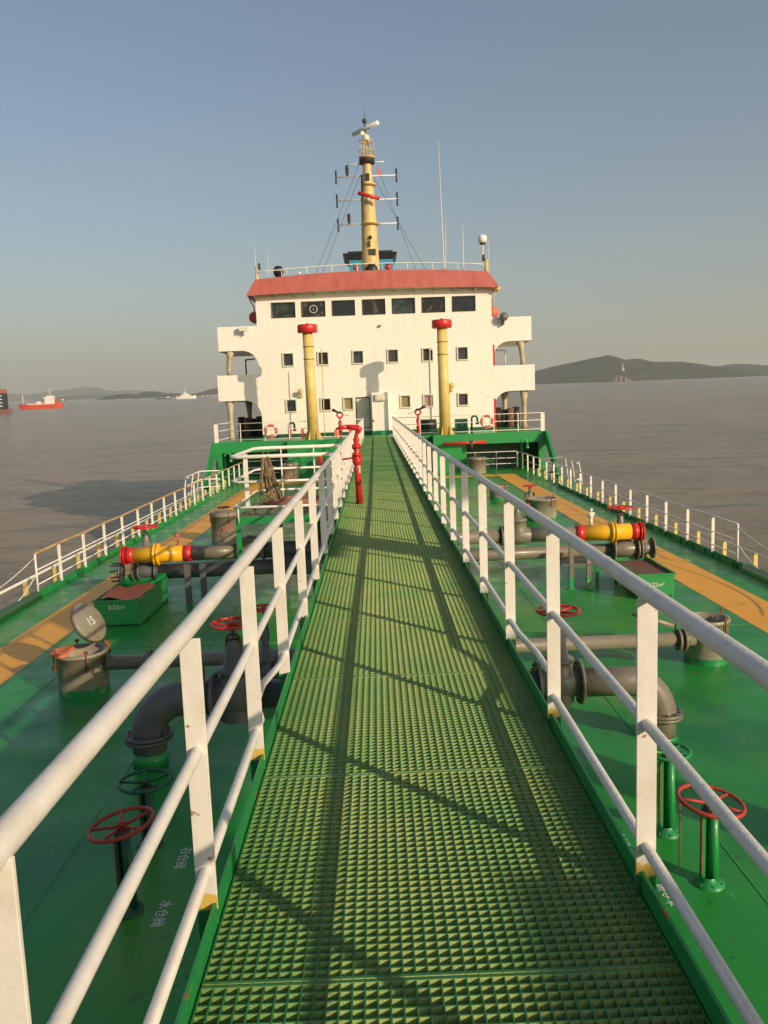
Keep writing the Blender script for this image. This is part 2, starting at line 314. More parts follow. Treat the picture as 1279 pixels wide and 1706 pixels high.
def far_cliff():
    mb = MB(); p = fy(1035, 624, 2500); q = seaz(2500)
    for i in range(9):
        t = i/8; cx = p.x-24+44*t; h = (p.z-1-q)*(.45+.55*sin(pi*min(1, .15+t*.85)))
        mb.lathe((cx, 2500+random.uniform(-10, 10), q-2), Z, [(8, 0), (7, h*.45), (5, h*.85), (1, h)], 7, False)
    return tag(mb.build('rock_cliff', 'rock'), 'pale bare quarry cliff at the shore below the hill on the right', 'cliff')
far_cliff()
def far_tower():
    mb = MB(); p = fy(1037, 605, 2950); q = fy(1037, 617, 2950)
    mb.cyl((p.x, 2950, q.z-12), (p.x, 2950, q.z+8), 7, 6, n=8); mb.cyl((p.x, 2950, q.z+8), (p.x, 2950, p.z), 3.2, 2, n=8)
    tag(mb.build('hill_tower', 'bldg'), 'slim white tower standing on the hill slope above the quarry cliff', 'tower')
far_tower()
def far_building(name, px, py, D, w, h, d, label, group=None):
    p = fy(px, py, D); z = seaz(D); mb = MB(); mb.box(p.x-w/2, p.x+w/2, D-d/2, D+d/2, z-6, z+h)
    mb.prism([(p.x-w/2-1, z+h), (p.x+w/2+1, z+h), (p.x, z+h+h*.35)], 1, D-d/2-1, D+d/2+1)
    tag(mb.build(name, 'bldg'), label, 'building', group)
random.seed(3)
for i, (px, w) in enumerate([(338,16),(345,20),(353,14),(360,24)]):
    far_building('shore_building', px, 655.5-.0375*(px-345), 3300, w*.5, 4, 14, 'small white building on the shore left of the ship superstructure', 'white buildings on the left shore')
for i, (px, w) in enumerate([(196,24),(206,18),(214,22),(238,18),(246,26)]):
    far_building('shore_building', px, 663.5-.0375*(px-196), 3200, w*.45, 1.5, 14, 'low pale building at the foot of the small wooded island', 'pale buildings on the small island')
for i, (px, w) in enumerate([(950,24),(957,16),(965,20),(997,16),(1078,14),(1086,18)]):
    far_building('shore_building', px, 633-.0375*(px-950), 2500, w*.3, .8, 12, 'low white building along the foot of the right hill', 'white buildings below the right hill')

# ================================================================ SHIP: hull deck and painted walkways
def hull_x(y, side):
    if side > 0: return 8.12 if y < 36 else (8.12+(y-36)/8*1.35 if y < 44 else 9.5)
    return -7.62 if y < 36 else (-7.62-(y-36)/8*1.4 if y < 44 else -9.05)
ys = [-3.4, 36, 44, 47.9]
mb = MB(); pl = [(hull_x(y, 1), y) for y in ys]+[(hull_x(y, -1), y) for y in ys[::-1]]
mb.prism(pl, 2, -7.5, 0.0); struct(mb.build('main_deck', 'deck'))
def seam(pts):
    mb = MB()
    for a, b in pts: mb.tube([a, b], .006, 6)
    return mb
mbs = seam([((5.3,-2,.001),(5.3,40,.001)), ((2.9,3,.001),(2.9,45,.001)), ((-2.9,3,.001),(-2.9,45,.001)), ((-5.0,3,.001),(-5.0,42,.001))]+[((1.3,y,.001),(8,y,.001)) for y in (13.5,21.5,29.5,37.5)]+[((-7.5,y,.001),(-1.2,y,.001)) for y in (13.5,21.5,29.5,37.5)])
struct(mbs.build('deck_seams', 'green'))
def stripe(x0, x1, y0, y1):
    mb = MB(); mb.add([(x0,y0,.004),(x1,y0,.004),(x1,y1,.004),(x0,y1,.004)], [(0,1,2,3)]); struct(mb.build('walkway_stripe', 'stripe'))
stripe(6.27, 7.22, -2, 42.2); stripe(-6.62, -5.72, -2, 42.2); stripe(1.4, 7.22, 42.2, 43.3); stripe(-6.62, -1.2, 42.2, 43.3)
# ---------------------------------------------------------------- gunwale kerbs
def kerb(side, label):
    r = root('deck_edge_kerb', label, 'kerb', (hull_x(20, side), 20, 0)); mb = MB(); x = hull_x(0, side)
    s = 1 if side > 0 else -1
    mb.tube([(x-s*.08, -3, .04), (x-s*.08, 17.6, .04)], .13, 14); mb.build('rounded_gunwale', 'greenedge', r)
    mb = MB()
    p = [(x-s*.10, 17.7), (x-s*.10, 36), (hull_x(43.9, side)-s*.1, 43.9)]
    for a, b in zip(p, p[1:]):
        d = Vector((b[0]-a[0], b[1]-a[1], 0)); c = Vector(((a[0]+b[0])/2, (a[1]+b[1])/2, .07)); u = d.normalized().cross(Z)
        mb.obox(c, d/2, u*.012, Z*.08)
    for i in range(28):
        y = 18.2+i*.8
        if y < 36: mb.box(x-s*.10-.05, x-s*.10+.05, y-.006, y+.006, 0, .12)
    mb.build('upright_plate', 'greenedge', r)
kerb(1, 'green kerb along the right deck edge'); kerb(-1, 'green kerb along the left deck edge, sunlit round gunwale')
# ---------------------------------------------------------------- deck edge railings
def curve_sag(a, b, sag, n=14):
    a, b = Vector(a), Vector(b); return [a+(b-a)*(i/n)-Z*sag*4*(i/n)*(1-i/n) for i in range(n+1)]
def deck_rail(side, topm, label):
    s = 1 if side > 0 else -1; x = 8.0 if s > 0 else -7.5; r = root('deck_railing', label, 'railing', (x, 18, 0))
    Y0 = 18.0 if s > 0 else 17.6; n = 19; yy = [Y0]+[Y0+1.35+1.6*i for i in range(n-1)]
    yy = [y for y in yy if y < 46.8]; ye = yy[-1]
    for k, y in enumerate(yy):
        mb = MB()
        if k == 0: mb.cyl((x, y, .0), (x, y, .98), .024, n=10)
        else: mb.box(x-.036, x+.036, y-.008, y+.008, 0, .97)
        mb.build('post', 'deckpost', r)
    mb = MB(); pts = [(x, Y0, .94), (x, Y0+.04, .985)]+[(x, y, .985+(.012*sin(y*2.1))) for y in yy[1:]]+[(x, ye, .985)]; mb.tube(pts, .027, 10); mb.build('top_rail', topm, r)
    for z in (.62, .30):
        mb = MB(); mb.tube([(x, Y0, z), (x, ye, z)], .015, 8); mb.build('mid_rail', 'whitefar', r)
    # thwartship return rail in front of the poop recess
    x2 = 3.2 if s > 0 else -1.4
    mb = MB()
    for z in (.985, .62, .30): mb.tube([(x, ye, z), (x2, ye, z)], .02, 8)
    mb.build('return_rail', 'whitefar', r)
    for i in range(1, 5 if s > 0 else 6):
        xx = x+(x2-x)*i/(4.0 if s > 0 else 5.0); mb = MB(); mb.cyl((xx, ye, 0), (xx, ye, .98), .018, n=8); mb.build('post', 'whitefar', r)
    return x
deck_rail(1, 'whitefar', 'white railing along the right side of the main deck')
deck_rail(-1, mat('rusty_yellow_rail', (0.62, 0.44, 0.20), .55, var=(0.50, 0.26, 0.10), vscale=3, vlo=.4, vhi=.6), 'railing along the left deck side with yellowed top rail')
for s, x in ((1, 8.0), (-1, -7.5)):
    a = 18.0 if s > 0 else 17.6
    r = root('safety_chain', 'pair of slack ropes closing the gap ahead of the %s deck railing' % ('right' if s > 0 else 'left'), 'rope', (x, a, 0))
    for z0, z1, sg in ((.90, .75, .28), (.52, .1, .12)):
        mb = MB(); mb.tube(curve_sag((x+s*.02, a, z0), (x+s*.05, a-(5.5 if z0 > .8 else 1.6), z1), sg), .012, 6); mb.build('rope', 'whitefar', r)
# outboard low pipe on yellow posts
for s, xx in ((1, 8.32), (-1, -7.86)):
    r = root('fender_pipe', 'low outboard pipe on yellow stub posts, %s side of the ship' % ('right' if s > 0 else 'left'), 'pipe', (xx, 17, 0))
    for i in range(17):
        y = 16.2+1.62*i; mb = MB(); mb.box(xx-.045, xx+.045, y-.03, y+.03, -.3, .34); mb.build('stub_post', 'paleyellow', r)
    mb = MB(); mb.tube([(xx, 9, .36), (xx, 36, .36)], .032 if s < 0 else .016, 8); mb.build('pipe', 'whitefar', r)
# boarding platform rails
for s in (1, -1):
    x0 = hull_x(36, s); r = root('boarding_platform_rail', 'white tube frame of the boarding platform outside the %s railing' % ('right' if s > 0 else 'left'), 'railing', (x0+s*.6, 37, 0))
    x1 = x0+s*.95
    mb = MB()
    for z in (1.02, .62, .25): mb.tube([(x0, 39.6, z), (x1-s*.1, 39.6, z), (x1, 39.4, z), (x1, 36.7, z*.98), (x1-s*.15, 36.5, z*.95)], .026, 8)
    mb.build('rail', 'whitefar', r)
    for y in (39.4, 38.1, 36.7):
        mb = MB(); mb.tube([(x1, y, 1.02), (x1+s*.08, y-.1, .45), (x1+s*.14, y-.1, -.2)], .026, 8); mb.build('post', 'whitefar', r)
    mb = MB(); mb.box(min(x0, x1+s*.2), max(x0, x1+s*.2), 36.3, 39.8, -.12, -.04); mb.build('platform_floor', 'greenedge', r)

# ================================================================ CATWALK
CL, CR, CZ = -.64, .93, 2.1
cw = root('catwalk', 'raised green grating walkway running aft to the superstructure', 'walkway', ((CL+CR)/2, 3, 0))
LEN = 1.49; PI_ = .0414
def panel_mesh():
    mb = MB(); nx = 38; w = CR-CL-.02; x0 = CL+.01
    for i in range(nx+1):
        x = x0+w*i/nx; mb.box(x-.0028, x+.0028, .004, LEN-.004, -.055, 0)
    ny = 36; l = LEN-.02
    for j in range(ny+1):
        y = .01+l*j/ny; t = .0032 if 0 < j < ny else .006
        mb.box(x0-.0015, x0+w+.0015, y-t, y+t, -.054, -.0008 if 0 < j < ny else .001); mb.mi[-4] = 1; mb.mi[-2] = 1
    return mb
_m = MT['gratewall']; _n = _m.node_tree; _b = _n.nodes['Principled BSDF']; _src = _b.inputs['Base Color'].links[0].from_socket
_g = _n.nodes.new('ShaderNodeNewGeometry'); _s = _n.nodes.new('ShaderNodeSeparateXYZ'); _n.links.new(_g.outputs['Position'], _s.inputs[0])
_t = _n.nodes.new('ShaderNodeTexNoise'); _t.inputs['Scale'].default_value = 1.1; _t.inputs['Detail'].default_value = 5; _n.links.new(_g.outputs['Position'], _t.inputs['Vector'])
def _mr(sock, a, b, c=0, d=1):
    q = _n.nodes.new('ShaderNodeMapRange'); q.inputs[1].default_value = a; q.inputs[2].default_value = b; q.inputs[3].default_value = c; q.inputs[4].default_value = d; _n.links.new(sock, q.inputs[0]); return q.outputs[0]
_a = _n.nodes.new('ShaderNodeMath'); _a.operation = 'MAXIMUM'; _n.links.new(_mr(_s.outputs[1], 9, 24), _a.inputs[0]); _n.links.new(_mr(_s.outputs[0], -.2, -.62, 0, .65), _a.inputs[1])  # far walls' weaker light painted in as darker green; left edge greener too
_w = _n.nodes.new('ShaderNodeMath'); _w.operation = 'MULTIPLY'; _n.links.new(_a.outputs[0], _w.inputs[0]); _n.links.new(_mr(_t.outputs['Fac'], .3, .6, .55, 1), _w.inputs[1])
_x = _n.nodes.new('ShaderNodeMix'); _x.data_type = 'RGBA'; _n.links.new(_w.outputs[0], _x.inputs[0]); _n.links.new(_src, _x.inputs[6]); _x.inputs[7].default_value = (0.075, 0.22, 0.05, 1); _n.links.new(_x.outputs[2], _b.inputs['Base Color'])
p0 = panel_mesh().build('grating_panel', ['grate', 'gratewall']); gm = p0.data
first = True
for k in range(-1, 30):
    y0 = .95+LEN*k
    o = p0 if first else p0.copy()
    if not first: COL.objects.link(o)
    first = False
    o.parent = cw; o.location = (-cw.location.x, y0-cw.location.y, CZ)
for x, s in ((CL, -1), (CR, 1)):
    mb = MB(); mb.box(min(x, x+s*.012), max(x, x+s*.012), -1, 45.6, CZ-.14, CZ+.08)
    mb.box(min(x+s*.012, x+s*.02), max(x+s*.012, x+s*.07), -1, 45.6, CZ-.14, CZ-.128)
    mb.build('side_beam', 'greenedge', cw)
# longitudinal bearers and cross beams below the grating
for x in (-.22, .52):
    mb = MB(); mb.box(x-.03, x+.03, -1, 45.6, CZ-.14, CZ-.04); mb.build('bearer', 'greendark', cw)
for i in range(15):
    y = 3.9+2.98*i; mb = MB(); mb.box(CL+.013, CR-.013, y-.03, y+.03, CZ-.15, CZ-.042); mb.build('cross_beam', 'greendark', cw)
    if i % 2 == 0:
        for x in (CL-.03, CR+.03):
            mb = MB(); mb.box(x-.04, x+.04, y-.04, y+.04, 0, CZ-.14); mb.box(x-.1, x+.1, y-.1, y+.1, 0, .012); mb.build('leg', 'green', cw)
# light puddle of crosswise plates (joint) at the panels
def rail_side(side, posts, label):
    s = side; xp = .950 if s > 0 else -.674; xr = .950 if s > 0 else -.672
    r = root('catwalk_railing', label, 'railing', (xp, 3, CZ))
    for k, y in enumerate(posts):
        mb = MB(); t = .012; zt = (3.22 if s > 0 else 3.165)+(.05 if (s < 0 and y < 2) else 0); near = y < 5
        mb.obox(((xp), y, (zt+2.03)/2), X*.037, Y_*t/2, Z*(zt-2.03)/2)
        # tapered gusset foot
        mb.build('post', 'postyel' if near else 'post', r, bevel=.002)
    Y0, Y1 = posts[0], 45.4
    a = -2.0 if s > 0 else -.9
    zf = lambda y, z: z-(.03 if s < 0 else .05)*min(1, max(0, (y-5)/8))
    yy = [a]+[y for y in posts if y > a]+[Y1]
    mb = MB(); mb.tube([(xr, y, zf(y, 3.245 if s > 0 else 3.205)+(.02 if (s < 0 and y < 2) else 0)) for y in yy], .031, 16); mb.build('top_rail', 'white' if s < 0 else 'railgrey', r)
    mb = MB(); mb.tube([(xr, y, zf(y, 2.755)) for y in yy], .0215, 12); mb.build('mid_rail', 'white' if s < 0 else 'railgrey', r)
    # low rail with its kink between the second and third post
    k1, k2 = (4.8, 5.35) if s > 0 else (4.5, 4.9)
    lo = 2.275 if s > 0 else 2.30; hi = 2.315 if s > 0 else 2.30
    pts = [(xr, a, lo), (xr, k1-.3, lo), (xr+s*.07, k1, lo-.015), (xr+s*.07, k2-.1, lo-.01), (xr, k2+.25, hi)]+[(xr, y, hi) for y in posts if y > k2+.5]+[(xr, Y1, hi)]
    mb = MB(); mb.tube(pts, .0215, 12); mb.build('low_rail', 'white' if s < 0 else 'railgrey', r)
MT['railgrey'] = mat('grey_white_rail_paint', (0.72, 0.69, 0.64), .42, var=(0.62, 0.58, 0.52), vscale=5, bump=.3, bscale=45, var2=(0.40, 0.25, 0.12), v2scale=14, v2lo=0.70, v2hi=0.74)
rp = [1.38, 2.86, 4.44, 5.93]+[7.43+1.483*i for i in range(27)]
lp = [1.30, 2.77, 4.04, 5.34, 6.84]+[8.31+1.5*i for i in range(27)]
rail_side(1, [y for y in rp if y < 45.6], 'white railing along the right edge of the catwalk')
rail_side(-1, [y for y in lp if y < 45.6], 'white railing along the left edge of the catwalk')

# ================================================================ VALVES, PIPES
def wheel(mb_name, parent, c, R, m='red', spokes=5, tilt=(0, 0, 1), rr=.017):
    a = Vector(tilt).normalized(); c = Vector(c); mb = MB(); mb.torus(c, a, R, rr, 32, 8); u, w = mb.frame(a)
    for i in range(spokes):
        d = u*cos(2*pi*i/spokes+.3)+w*sin(2*pi*i/spokes+.3); mb.tube([c-a*.02, c+d*R*.55-a*.006, c+d*R*.98], .0135, 6)
    mb.lathe(c, a, [(0, -.045), (.032, -.045), (.032, .02), (.02, .03), (0, .03)], 12)
    return mb.build('handwheel', m, parent)
def flange(mb, c, ax, R, t=.035, k=10):
    mb.cur = 0; mb.disc(c, ax, R, t); mb.cur = 1; mb.bolts(c, ax, R*.84, k, .014, t*.5+.02); mb.cur = 0
def fl(pts, ax, R, k, m, parent):
    for p in pts:
        mb = MB(); flange(mb, p, ax, R, .035, k); mb.build('flange', [m, 'bolt'], parent)
def gate_valve(name, label, c, ax, rp_, wz, R, fr, span, m='grey', group=None, wm='red'):
    """gate valve on a pipe at c, pipe axis ax, bonnet rises to handwheel at height wz"""
    c = Vector(c); r = root(name, label, 'valve', (c.x, c.y, 0), group); ax = Vector(ax)
    mb = MB(); mb.lathe(c-ax*span/2, ax, [(rp_, 0), (rp_*1.05, span*.15), (rp_*1.3, span*.35), (rp_*1.35, span*.5), (rp_*1.3, span*.65), (rp_*1.05, span*.85), (rp_, span)], 20)
    mb.lathe(c, Z, [(rp_*1.15, -rp_*1.5), (rp_*1.2, 0), (rp_*1.05, rp_*1.3), (rp_*.8, rp_*1.7), (rp_*1.15, rp_*1.72), (rp_*1.15, rp_*1.95), (rp_*.75, rp_*2.0), (rp_*.45, (wz-c.z)*.72), (rp_*.3, (wz-c.z)*.78)], 18)
    mb.build('body', m, r)
    fl([c+ax*span*e for e in (-.5, .5)], ax, fr, 12, m, r)
    mb = MB(); mb.cyl((c.x, c.y, c.z+rp_*2), (c.x, c.y, wz-.01), .016, n=8)
    for e in (-1, 1): mb.tube([(c.x+e*rp_*.5, c.y, c.z+(wz-c.z)*.5), (c.x+e*rp_*.4, c.y, c.z+(wz-c.z)*.8), (c.x+e*.02, c.y, c.z+(wz-c.z)*.86)], .018, 6)
    mb.build('yoke_and_stem', 'bolt', r)
    wheel('handwheel', r, (c.x, c.y, wz), R, wm)
    return r
# --- big cargo line at Y=9
bl = root('cargo_pipe', 'thick grey pipe crossing under the catwalk, elbows bent down into the deck', 'pipe', (0, 9, 0))
mb = MB(); mb.tube([(-1.42, 8.95, .74), (1.74, 8.95, .72)], .16, 20); mb.build('middle_pipe', 'darkgrey', bl)
mb = MB(); pts = [(2.24, 9, .71), (2.76, 9, .71)]+arc((2.76, 9, .31), .40, pi/2, 0, X, Z, 8)[1:]+[(3.16, 9, .0)]
mb.tube(pts, .165, 24); mb.build('elbow_pipe', 'grey', bl)
fl([(3.16, 9, .32), (3.16, 9, .282)], Z, .235, 12, 'grey', bl)
mb = MB(); mb.tube([(3.16, 9, .0), (3.16, 9, .06)], .18, 20); mb.build('deck_collar', 'green', bl)
mb = MB(); pts = [(-1.9, 8.85, .76), (-2.26, 8.85, .76)]+arc((-2.26, 8.85, .34), .42, pi/2, 0, -X, Z, 8)[1:]+[(-2.68, 8.85, .10)]
mb.tube(pts, .19, 24); mb.build('elbow_pipe', 'bluegrey' if 'bluegrey' in MT else 'darkgrey', bl)
fl([(-2.68, 8.85, .36), (-2.68, 8.85, .315)], Z, .265, 12, 'darkgrey', bl)
mb = MB(); mb.tube([(-2.68, 8.85, 0), (-2.68, 8.85, .17)], .195, 20); mb.build('deck_collar', 'green', bl)
gate_valve('gate_valve', 'grey gate valve with red handwheel beside the right catwalk post', (1.98, 9, .72), X, .15, 1.56, .235, .255, .48)
gate_valve('gate_valve', 'dark gate valve with red handwheel seen through the left catwalk railing', (-1.67, 8.85, .76), X, .17, 1.60, .23, .27, .5, 'darkgrey')
# --- small line at Y 11.3
sl_ = root('vent_line', 'slim grey pipe joining the two near tank hatches under the catwalk', 'pipe', (0, 11.3, 0))
mb = MB(); mb.tube([(-3.95, 11.35, .42), (4.45, 11.35, .45)], .10, 18); mb.build('pipe', 'grey', sl_)
fl([(x, 11.35, .44) for x in (-3.35, 1.55, 4.22, 4.30)], X, .155, 8, 'grey', sl_)
for x in (-2.6, 1.66):
    mb = MB(); mb.box(x-.02, x+.02, 11.32, 11.38, 0, .34); mb.build('bracket', 'rust', sl_)
def tank_hatch(label, x, y, r, h, lid=None, m='drumg', legs=True, num=None):
    t = root('tank_hatch', label, 'hatch', (x, y, 0)); n = 28
    mb = MB(); mb.lathe((x, y, 0), Z, [(r, 0), (r, h-.05), (r+.02, h-.05), (r+.02, h), (r-.02, h), (r-.02, .06), (0, .05)], n); mb.build('coaming', m, t)
    for i in range(4):
        mb = MB(); a = 2*pi*i/4+.5; c = Vector((x+cos(a)*(r+.03), y+sin(a)*(r+.03), 0)); mb.cyl(c+Z*(h-.22), c+Z*(h+.06), .012, n=6); mb.obox(c+Z*(h-.2), X*.03, Y_*.03, Z*.02); mb.obox(c+Z*(h+.05), X*.025, Y_*.025, Z*.018); mb.build('swing_bolt', 'rust', t)
    if lid:
        kind = lid[0]
        if kind == 'open':   # lid hinged up: centre, normal
            c, nrm = Vector(lid[1]), Vector(lid[2]).normalized(); q = lid[3] if len(lid) > 3 else r+.02; mb = MB(); mb.lathe(c, nrm, [(0, -.01), (q-.03, -.01), (q-.03, -.06), (q, -.06), (q, .0), (q-.02, .012), (0, .012)], n)
            mb.cur = 1; mb.obox(c-nrm*.05, X*.02, Y_*.02, Z*.02); mb.cur = 0
            lo = mb.build('lid', ['drum', 'bolt'], t)
            hp = Vector((x, y, h))+(Vector((c.x-x, c.y-y, 0)).normalized())*(r+.02)
            mb = MB(); mb.tube([hp-Z*.08, hp+Z*.02, c+(hp-c)*.75], .028, 6); mb.build('hinge', 'rust', t)
            return t, lo
        if kind == 'shut':
            mb = MB(); mb.lathe((x, y, h), Z, [(r+.03, 0), (r+.03, .05), (r*.8, .08), (0, .09)], n); mb.build('lid', 'drum', t)
            wheel('handwheel', t, (x, y, h+.2), r*.45, 'bolt', 4)
    return t, None
tank_hatch('grey open tank hatch with black inside, beside the right end of the slim pipe', 4.76, 11.7, .31, .66, ('open', (4.08, 11.95, .60), (.35, .15, 1)))
tl, lid = tank_hatch('open grey tank hatch whose lid stands upright, marked 15', -4.34, 11.45, .35, .60, ('open', (-4.20, 11.5, 1.0), (.84, -.20, .50), .31))
tank_hatch('large open tank hatch on the right deck beyond the manifold', 5.28, 26.4, .50, .72)
tank_hatch('small grey tank hatch far along the right deck', 4.8, 32.4, .36, .55)
tank_hatch('tall shut tank hatch at the aft end of the right deck', 5.45, 44.6, .50, .78, ('shut',), m='drum')
tank_hatch('hatch with pink patched paint beside the yellow left walkway', -4.62, 24.3, .40, .85, ('shut',), m='drumpink')
tank_hatch('small pink patched tank hatch by the aft left recess', -4.75, 44.4, .50, .85, ('shut',), m='drumpink')
# orange rags on the left hatch rim
mb = MB()
for i in range(9): mb.sphere((-4.62+random.uniform(-.05, .16), 11.38+random.uniform(-.2, .05), .63+random.uniform(-.03, .03)), random.uniform(.04, .075), 8, 1.4, .6)
tag(mb.build('orange_rag', 'orange'), 'crumpled orange rag on the rim of the hatch marked 15', 'rag')
# --- floor stands
def stand(label, x, y, h, wheelm, m='green', tilt=(0, 0, 1), R=.25, spokes=5):
    r = root('valve_stand', label, 'valve', (x, y, 0)); mb = MB()
    mb.cyl((x+.035, y, 0), (x+.025, y, h-.04), .045, .036, 12); mb.obox((x-.05, y+.02, h*.46), X*.012, Y_*.03, Z*h*.45); mb.obox((x-.0, y+.04, h*.48), X*.05, Y_*.008, Z*h*.47); mb.build('pedestal', m, r)
    mb = MB(); mb.lathe((x, y, 0), Z, [(.12, 0), (.12, .02), (.07, .03), (.05, .07)], 16); mb.bolts((x, y, .02), Z, .1, 6, .01, .012); mb.build('base_plate', m, r)
    mb = MB(); mb.lathe((x, y, h-.06), Z, [(.06, 0), (.06, .03), (.02, .04), (.02, .08)], 12); mb.build('stem', 'bolt', r)
    mb = MB(); mb.obox((x-.065, y, h*.5), X*.006, Y_*.012, Z*h*.36); mb.build('indicator_strip', 'rust', r)
    wheel('handwheel', r, (x, y, h+.02), R, wheelm, spokes, tilt); return r
stand('valve stand with worn red handwheel, nearest on the right deck', 2.56, 6.15, .69, 'redwheel', tilt=(.12, -.05, 1))
stand('green valve stand with green handwheel behind the right red one', 2.50, 6.95, .76, 'green', R=.19)
stand('valve stand with dark red handwheel, nearest on the left deck', -2.12, 6.1, .72, 'redwheel', 'greendark', tilt=(-.16, .0, 1), R=.25)
stand('dark green valve stand with green handwheel on the left deck', -2.22, 7.1, .60, 'greendark', 'greendark', R=.23)
# small wire hanging on right wheel
mb = MB(); mb.tube([(2.33, 6.2, .72), (2.335, 6.2, .4), (2.33, 6.19, .12)], .007, 5); tag(mb.build('hanging_rag_strip', 'rust'), 'thin rusty strip dangling from the red handwheel on the right deck', 'strip')
# other small valves
def deck_valve(label, x, y, wz, R, m='grey'):
    gate_valve('deck_valve', label, (x, y, .35), X, .09, wz, R, .16, .3, m)
p = fz(470, 1100, .0); deck_valve('small valve with dark red wheel left of the catwalk near its second post', -1.62, 10.9, 1.25, .17, 'darkgrey')
deck_valve('small valve with red handwheel between the far right hatches', 5.6, 30.0, .75, .26)

# ================================================================ MANIFOLD at Y=17
MY = 17.0
def sleeve(label, x0, x1, z, s):
    r = root('hose_connection', label, 'pipe', ((x0+x1)/2, MY, 0)); mb = MB(); a, b = min(x0, x1), max(x0, x1)
    mb.cyl((a+.17, MY, z), (b-.17, MY, z), .168, n=24); mb.build('yellow_sleeve', 'yellow', r)
    mb = MB(); xm = (a+b)/2+(.12 if s > 0 else -.05); mb.lathe((xm-.07, MY, z), X, [(.168, 0), (.235, .02), (.235, .05), (.205, .055), (.205, .085), (.235, .09), (.235, .12), (.168, .14)], 24); mb.build('yellow_flange', 'yellow', r)
    mb = MB(); mb.cyl((a, MY, z), (a+.17, MY, z), .172, n=24); mb.build('red_band', 'red', r)
    mb = MB(); mb.cyl((b-.17, MY, z), (b, MY, z), .172, n=24); mb.build('red_band', 'red', r)
    e = b if s > 0 else a
    mb = MB(); mb.disc((e+s*.02, MY, z), X, .2, .03); mb.disc((e+s*.07, MY, z), X, .2, .03); mb.cyl((e+s*.02, MY, z), (e+s*.07, MY, z), .15, n=20); mb.build('end_flange', 'red', r)
sleeve('yellow hose connection with red ends on the right manifold', 4.12, 5.45, 1.09, 1)
sleeve('yellow hose connection with red ends on the left manifold', -5.33, -3.95, .98, -1)
mr_ = root('manifold_pipes', 'pair of grey manifold pipes on legs, right of the catwalk', 'pipe', (3, MY, 0))
mb = MB(); mb.cyl((0.0, MY, 1.09), (2.55, MY, 1.09), .15, n=24); mb.build('upper_pipe', 'grey', mr_)
mb = MB(); mb.cyl((3.15, MY, 1.09), (4.12, MY, 1.09), .15, n=24); mb.build('upper_pipe', 'grey', mr_)
fl([(2.56, MY, 1.09), (2.62, MY, 1.09)], X, .22, 10, 'grey', mr_)
mb = MB(); mb.lathe((2.62, MY, 1.09), X, [(.14, 0), (.15, .1), (.19, .22), (.2, .35), (.16, .5), (.15, .55)], 20); mb.lathe((2.9, MY, 1.05), Z, [(.19, 0), (.2, .2), (.15, .34), (.2, .35), (.2, .39), (.1, .4), (.05, .6)], 20); mb.build('check_valve_body', 'grey', mr_)
wheel('handwheel', mr_, (2.95, MY, 1.75), .2, 'red', 5)
mb = MB(); mb.cyl((-.5, MY+.2, .66), (5.0, MY+.2, .68), .135, n=24); mb.build('lower_pipe', 'grey', mr_)
fl([(x, MY+.1, .70) for x in (4.95, 5.45, 5.52, 5.78)], X, .225, 12, 'grey', mr_)
mb = MB(); mb.lathe((4.97, MY+.1, .7), X, [(.13, 0), (.17, .15), (.17, .3), (.13, .45)], 20); mb.cyl((5.45, MY+.1, .7), (5.8, MY+.1, .7), .13, n=18); mb.build('valve_body', 'grey', mr_)
for x in (3.92, 4.28):
    mb = MB(); mb.box(x-.045, x+.045, MY-.5, MY-.42, .0, .92); mb.box(x-.08, x+.08, MY-.54, MY-.38, 0, .015); mb.build('leg', z_mat('grey_leg_green_foot', [(0, (0.02, .28, .08)), (.25, (.17, .155, .12))]), mr_)
mb = MB(); mb.box(3.7, 4.5, MY-.52, MY+.45, .50, .545); mb.build('cross_bar', 'darkgrey', mr_)
mb = MB(); mb.box(4.5, 4.56, MY-.2, MY-.14, 0, .5); mb.build('leg', 'green', mr_)
mb = MB(); mb.box(3.7, 3.76, MY+.4, MY+.46, 0, .52); mb.build('leg', 'darkgrey', mr_)
gate_valve('gate_valve', 'gate valve with red handwheel behind the right yellow pipe', (5.15, MY+.25, .78), X, .13, 1.57, .27, .2, .3)
mb = MB(); mb.cyl((4.45, MY, 1.25), (4.45, MY, 1.42), .035, n=10); mb.lathe((4.45, MY, 1.40), Z, [(.03, 0), (.05, .01), (.05, .09), (.025, .1), (.025, .16), (.04, .16), (.04, .2), (0, .2)], 10); mb.cyl((4.37, MY, 1.5), (4.53, MY, 1.5), .02, n=8)
tag(mb.build('pressure_tap', 'whitefar'), 'small white tap standing on top of the right yellow pipe', 'tap')
ml = root('manifold_pipes', 'dark manifold pipes on legs, left of the catwalk', 'pipe', (-3, MY, 0))
mb = MB(); mb.cyl((-3.95, MY, .98), (-3.0, MY, .99), .15, n=24); mb.build('upper_pipe', 'grey', ml)
mb = MB(); mb.lathe((-3.0, MY, .99), X, [(.2, 0), (.2, .05), (.15, .06), (.19, .2), (.2, .35), (.15, .5), (.2, .52), (.2, .57)], 20); mb.lathe((-2.75, MY, 1.0), Z, [(.18, 0), (.18, .22), (.2, .23), (.2, .27), (.06, .3)], 18); mb.build('valve_body', 'grey', ml)
mb = MB(); mb.cyl((-2.45, MY, .99), (-.4, MY, .99), .17, n=24); mb.build('upper_pipe', 'darkgrey', ml)
mb = MB(); mb.cyl((-4.9, MY+.15, .58), (0, MY+.15, .62), .16, n=24); mb.build('lower_pipe', 'darkgrey', ml)
mb = MB(); mb.cyl((-2.0, MY-.25, .70), (.8, MY-.25, .70), .21, n=24); mb.build('lower_pipe', 'darkgrey', ml)
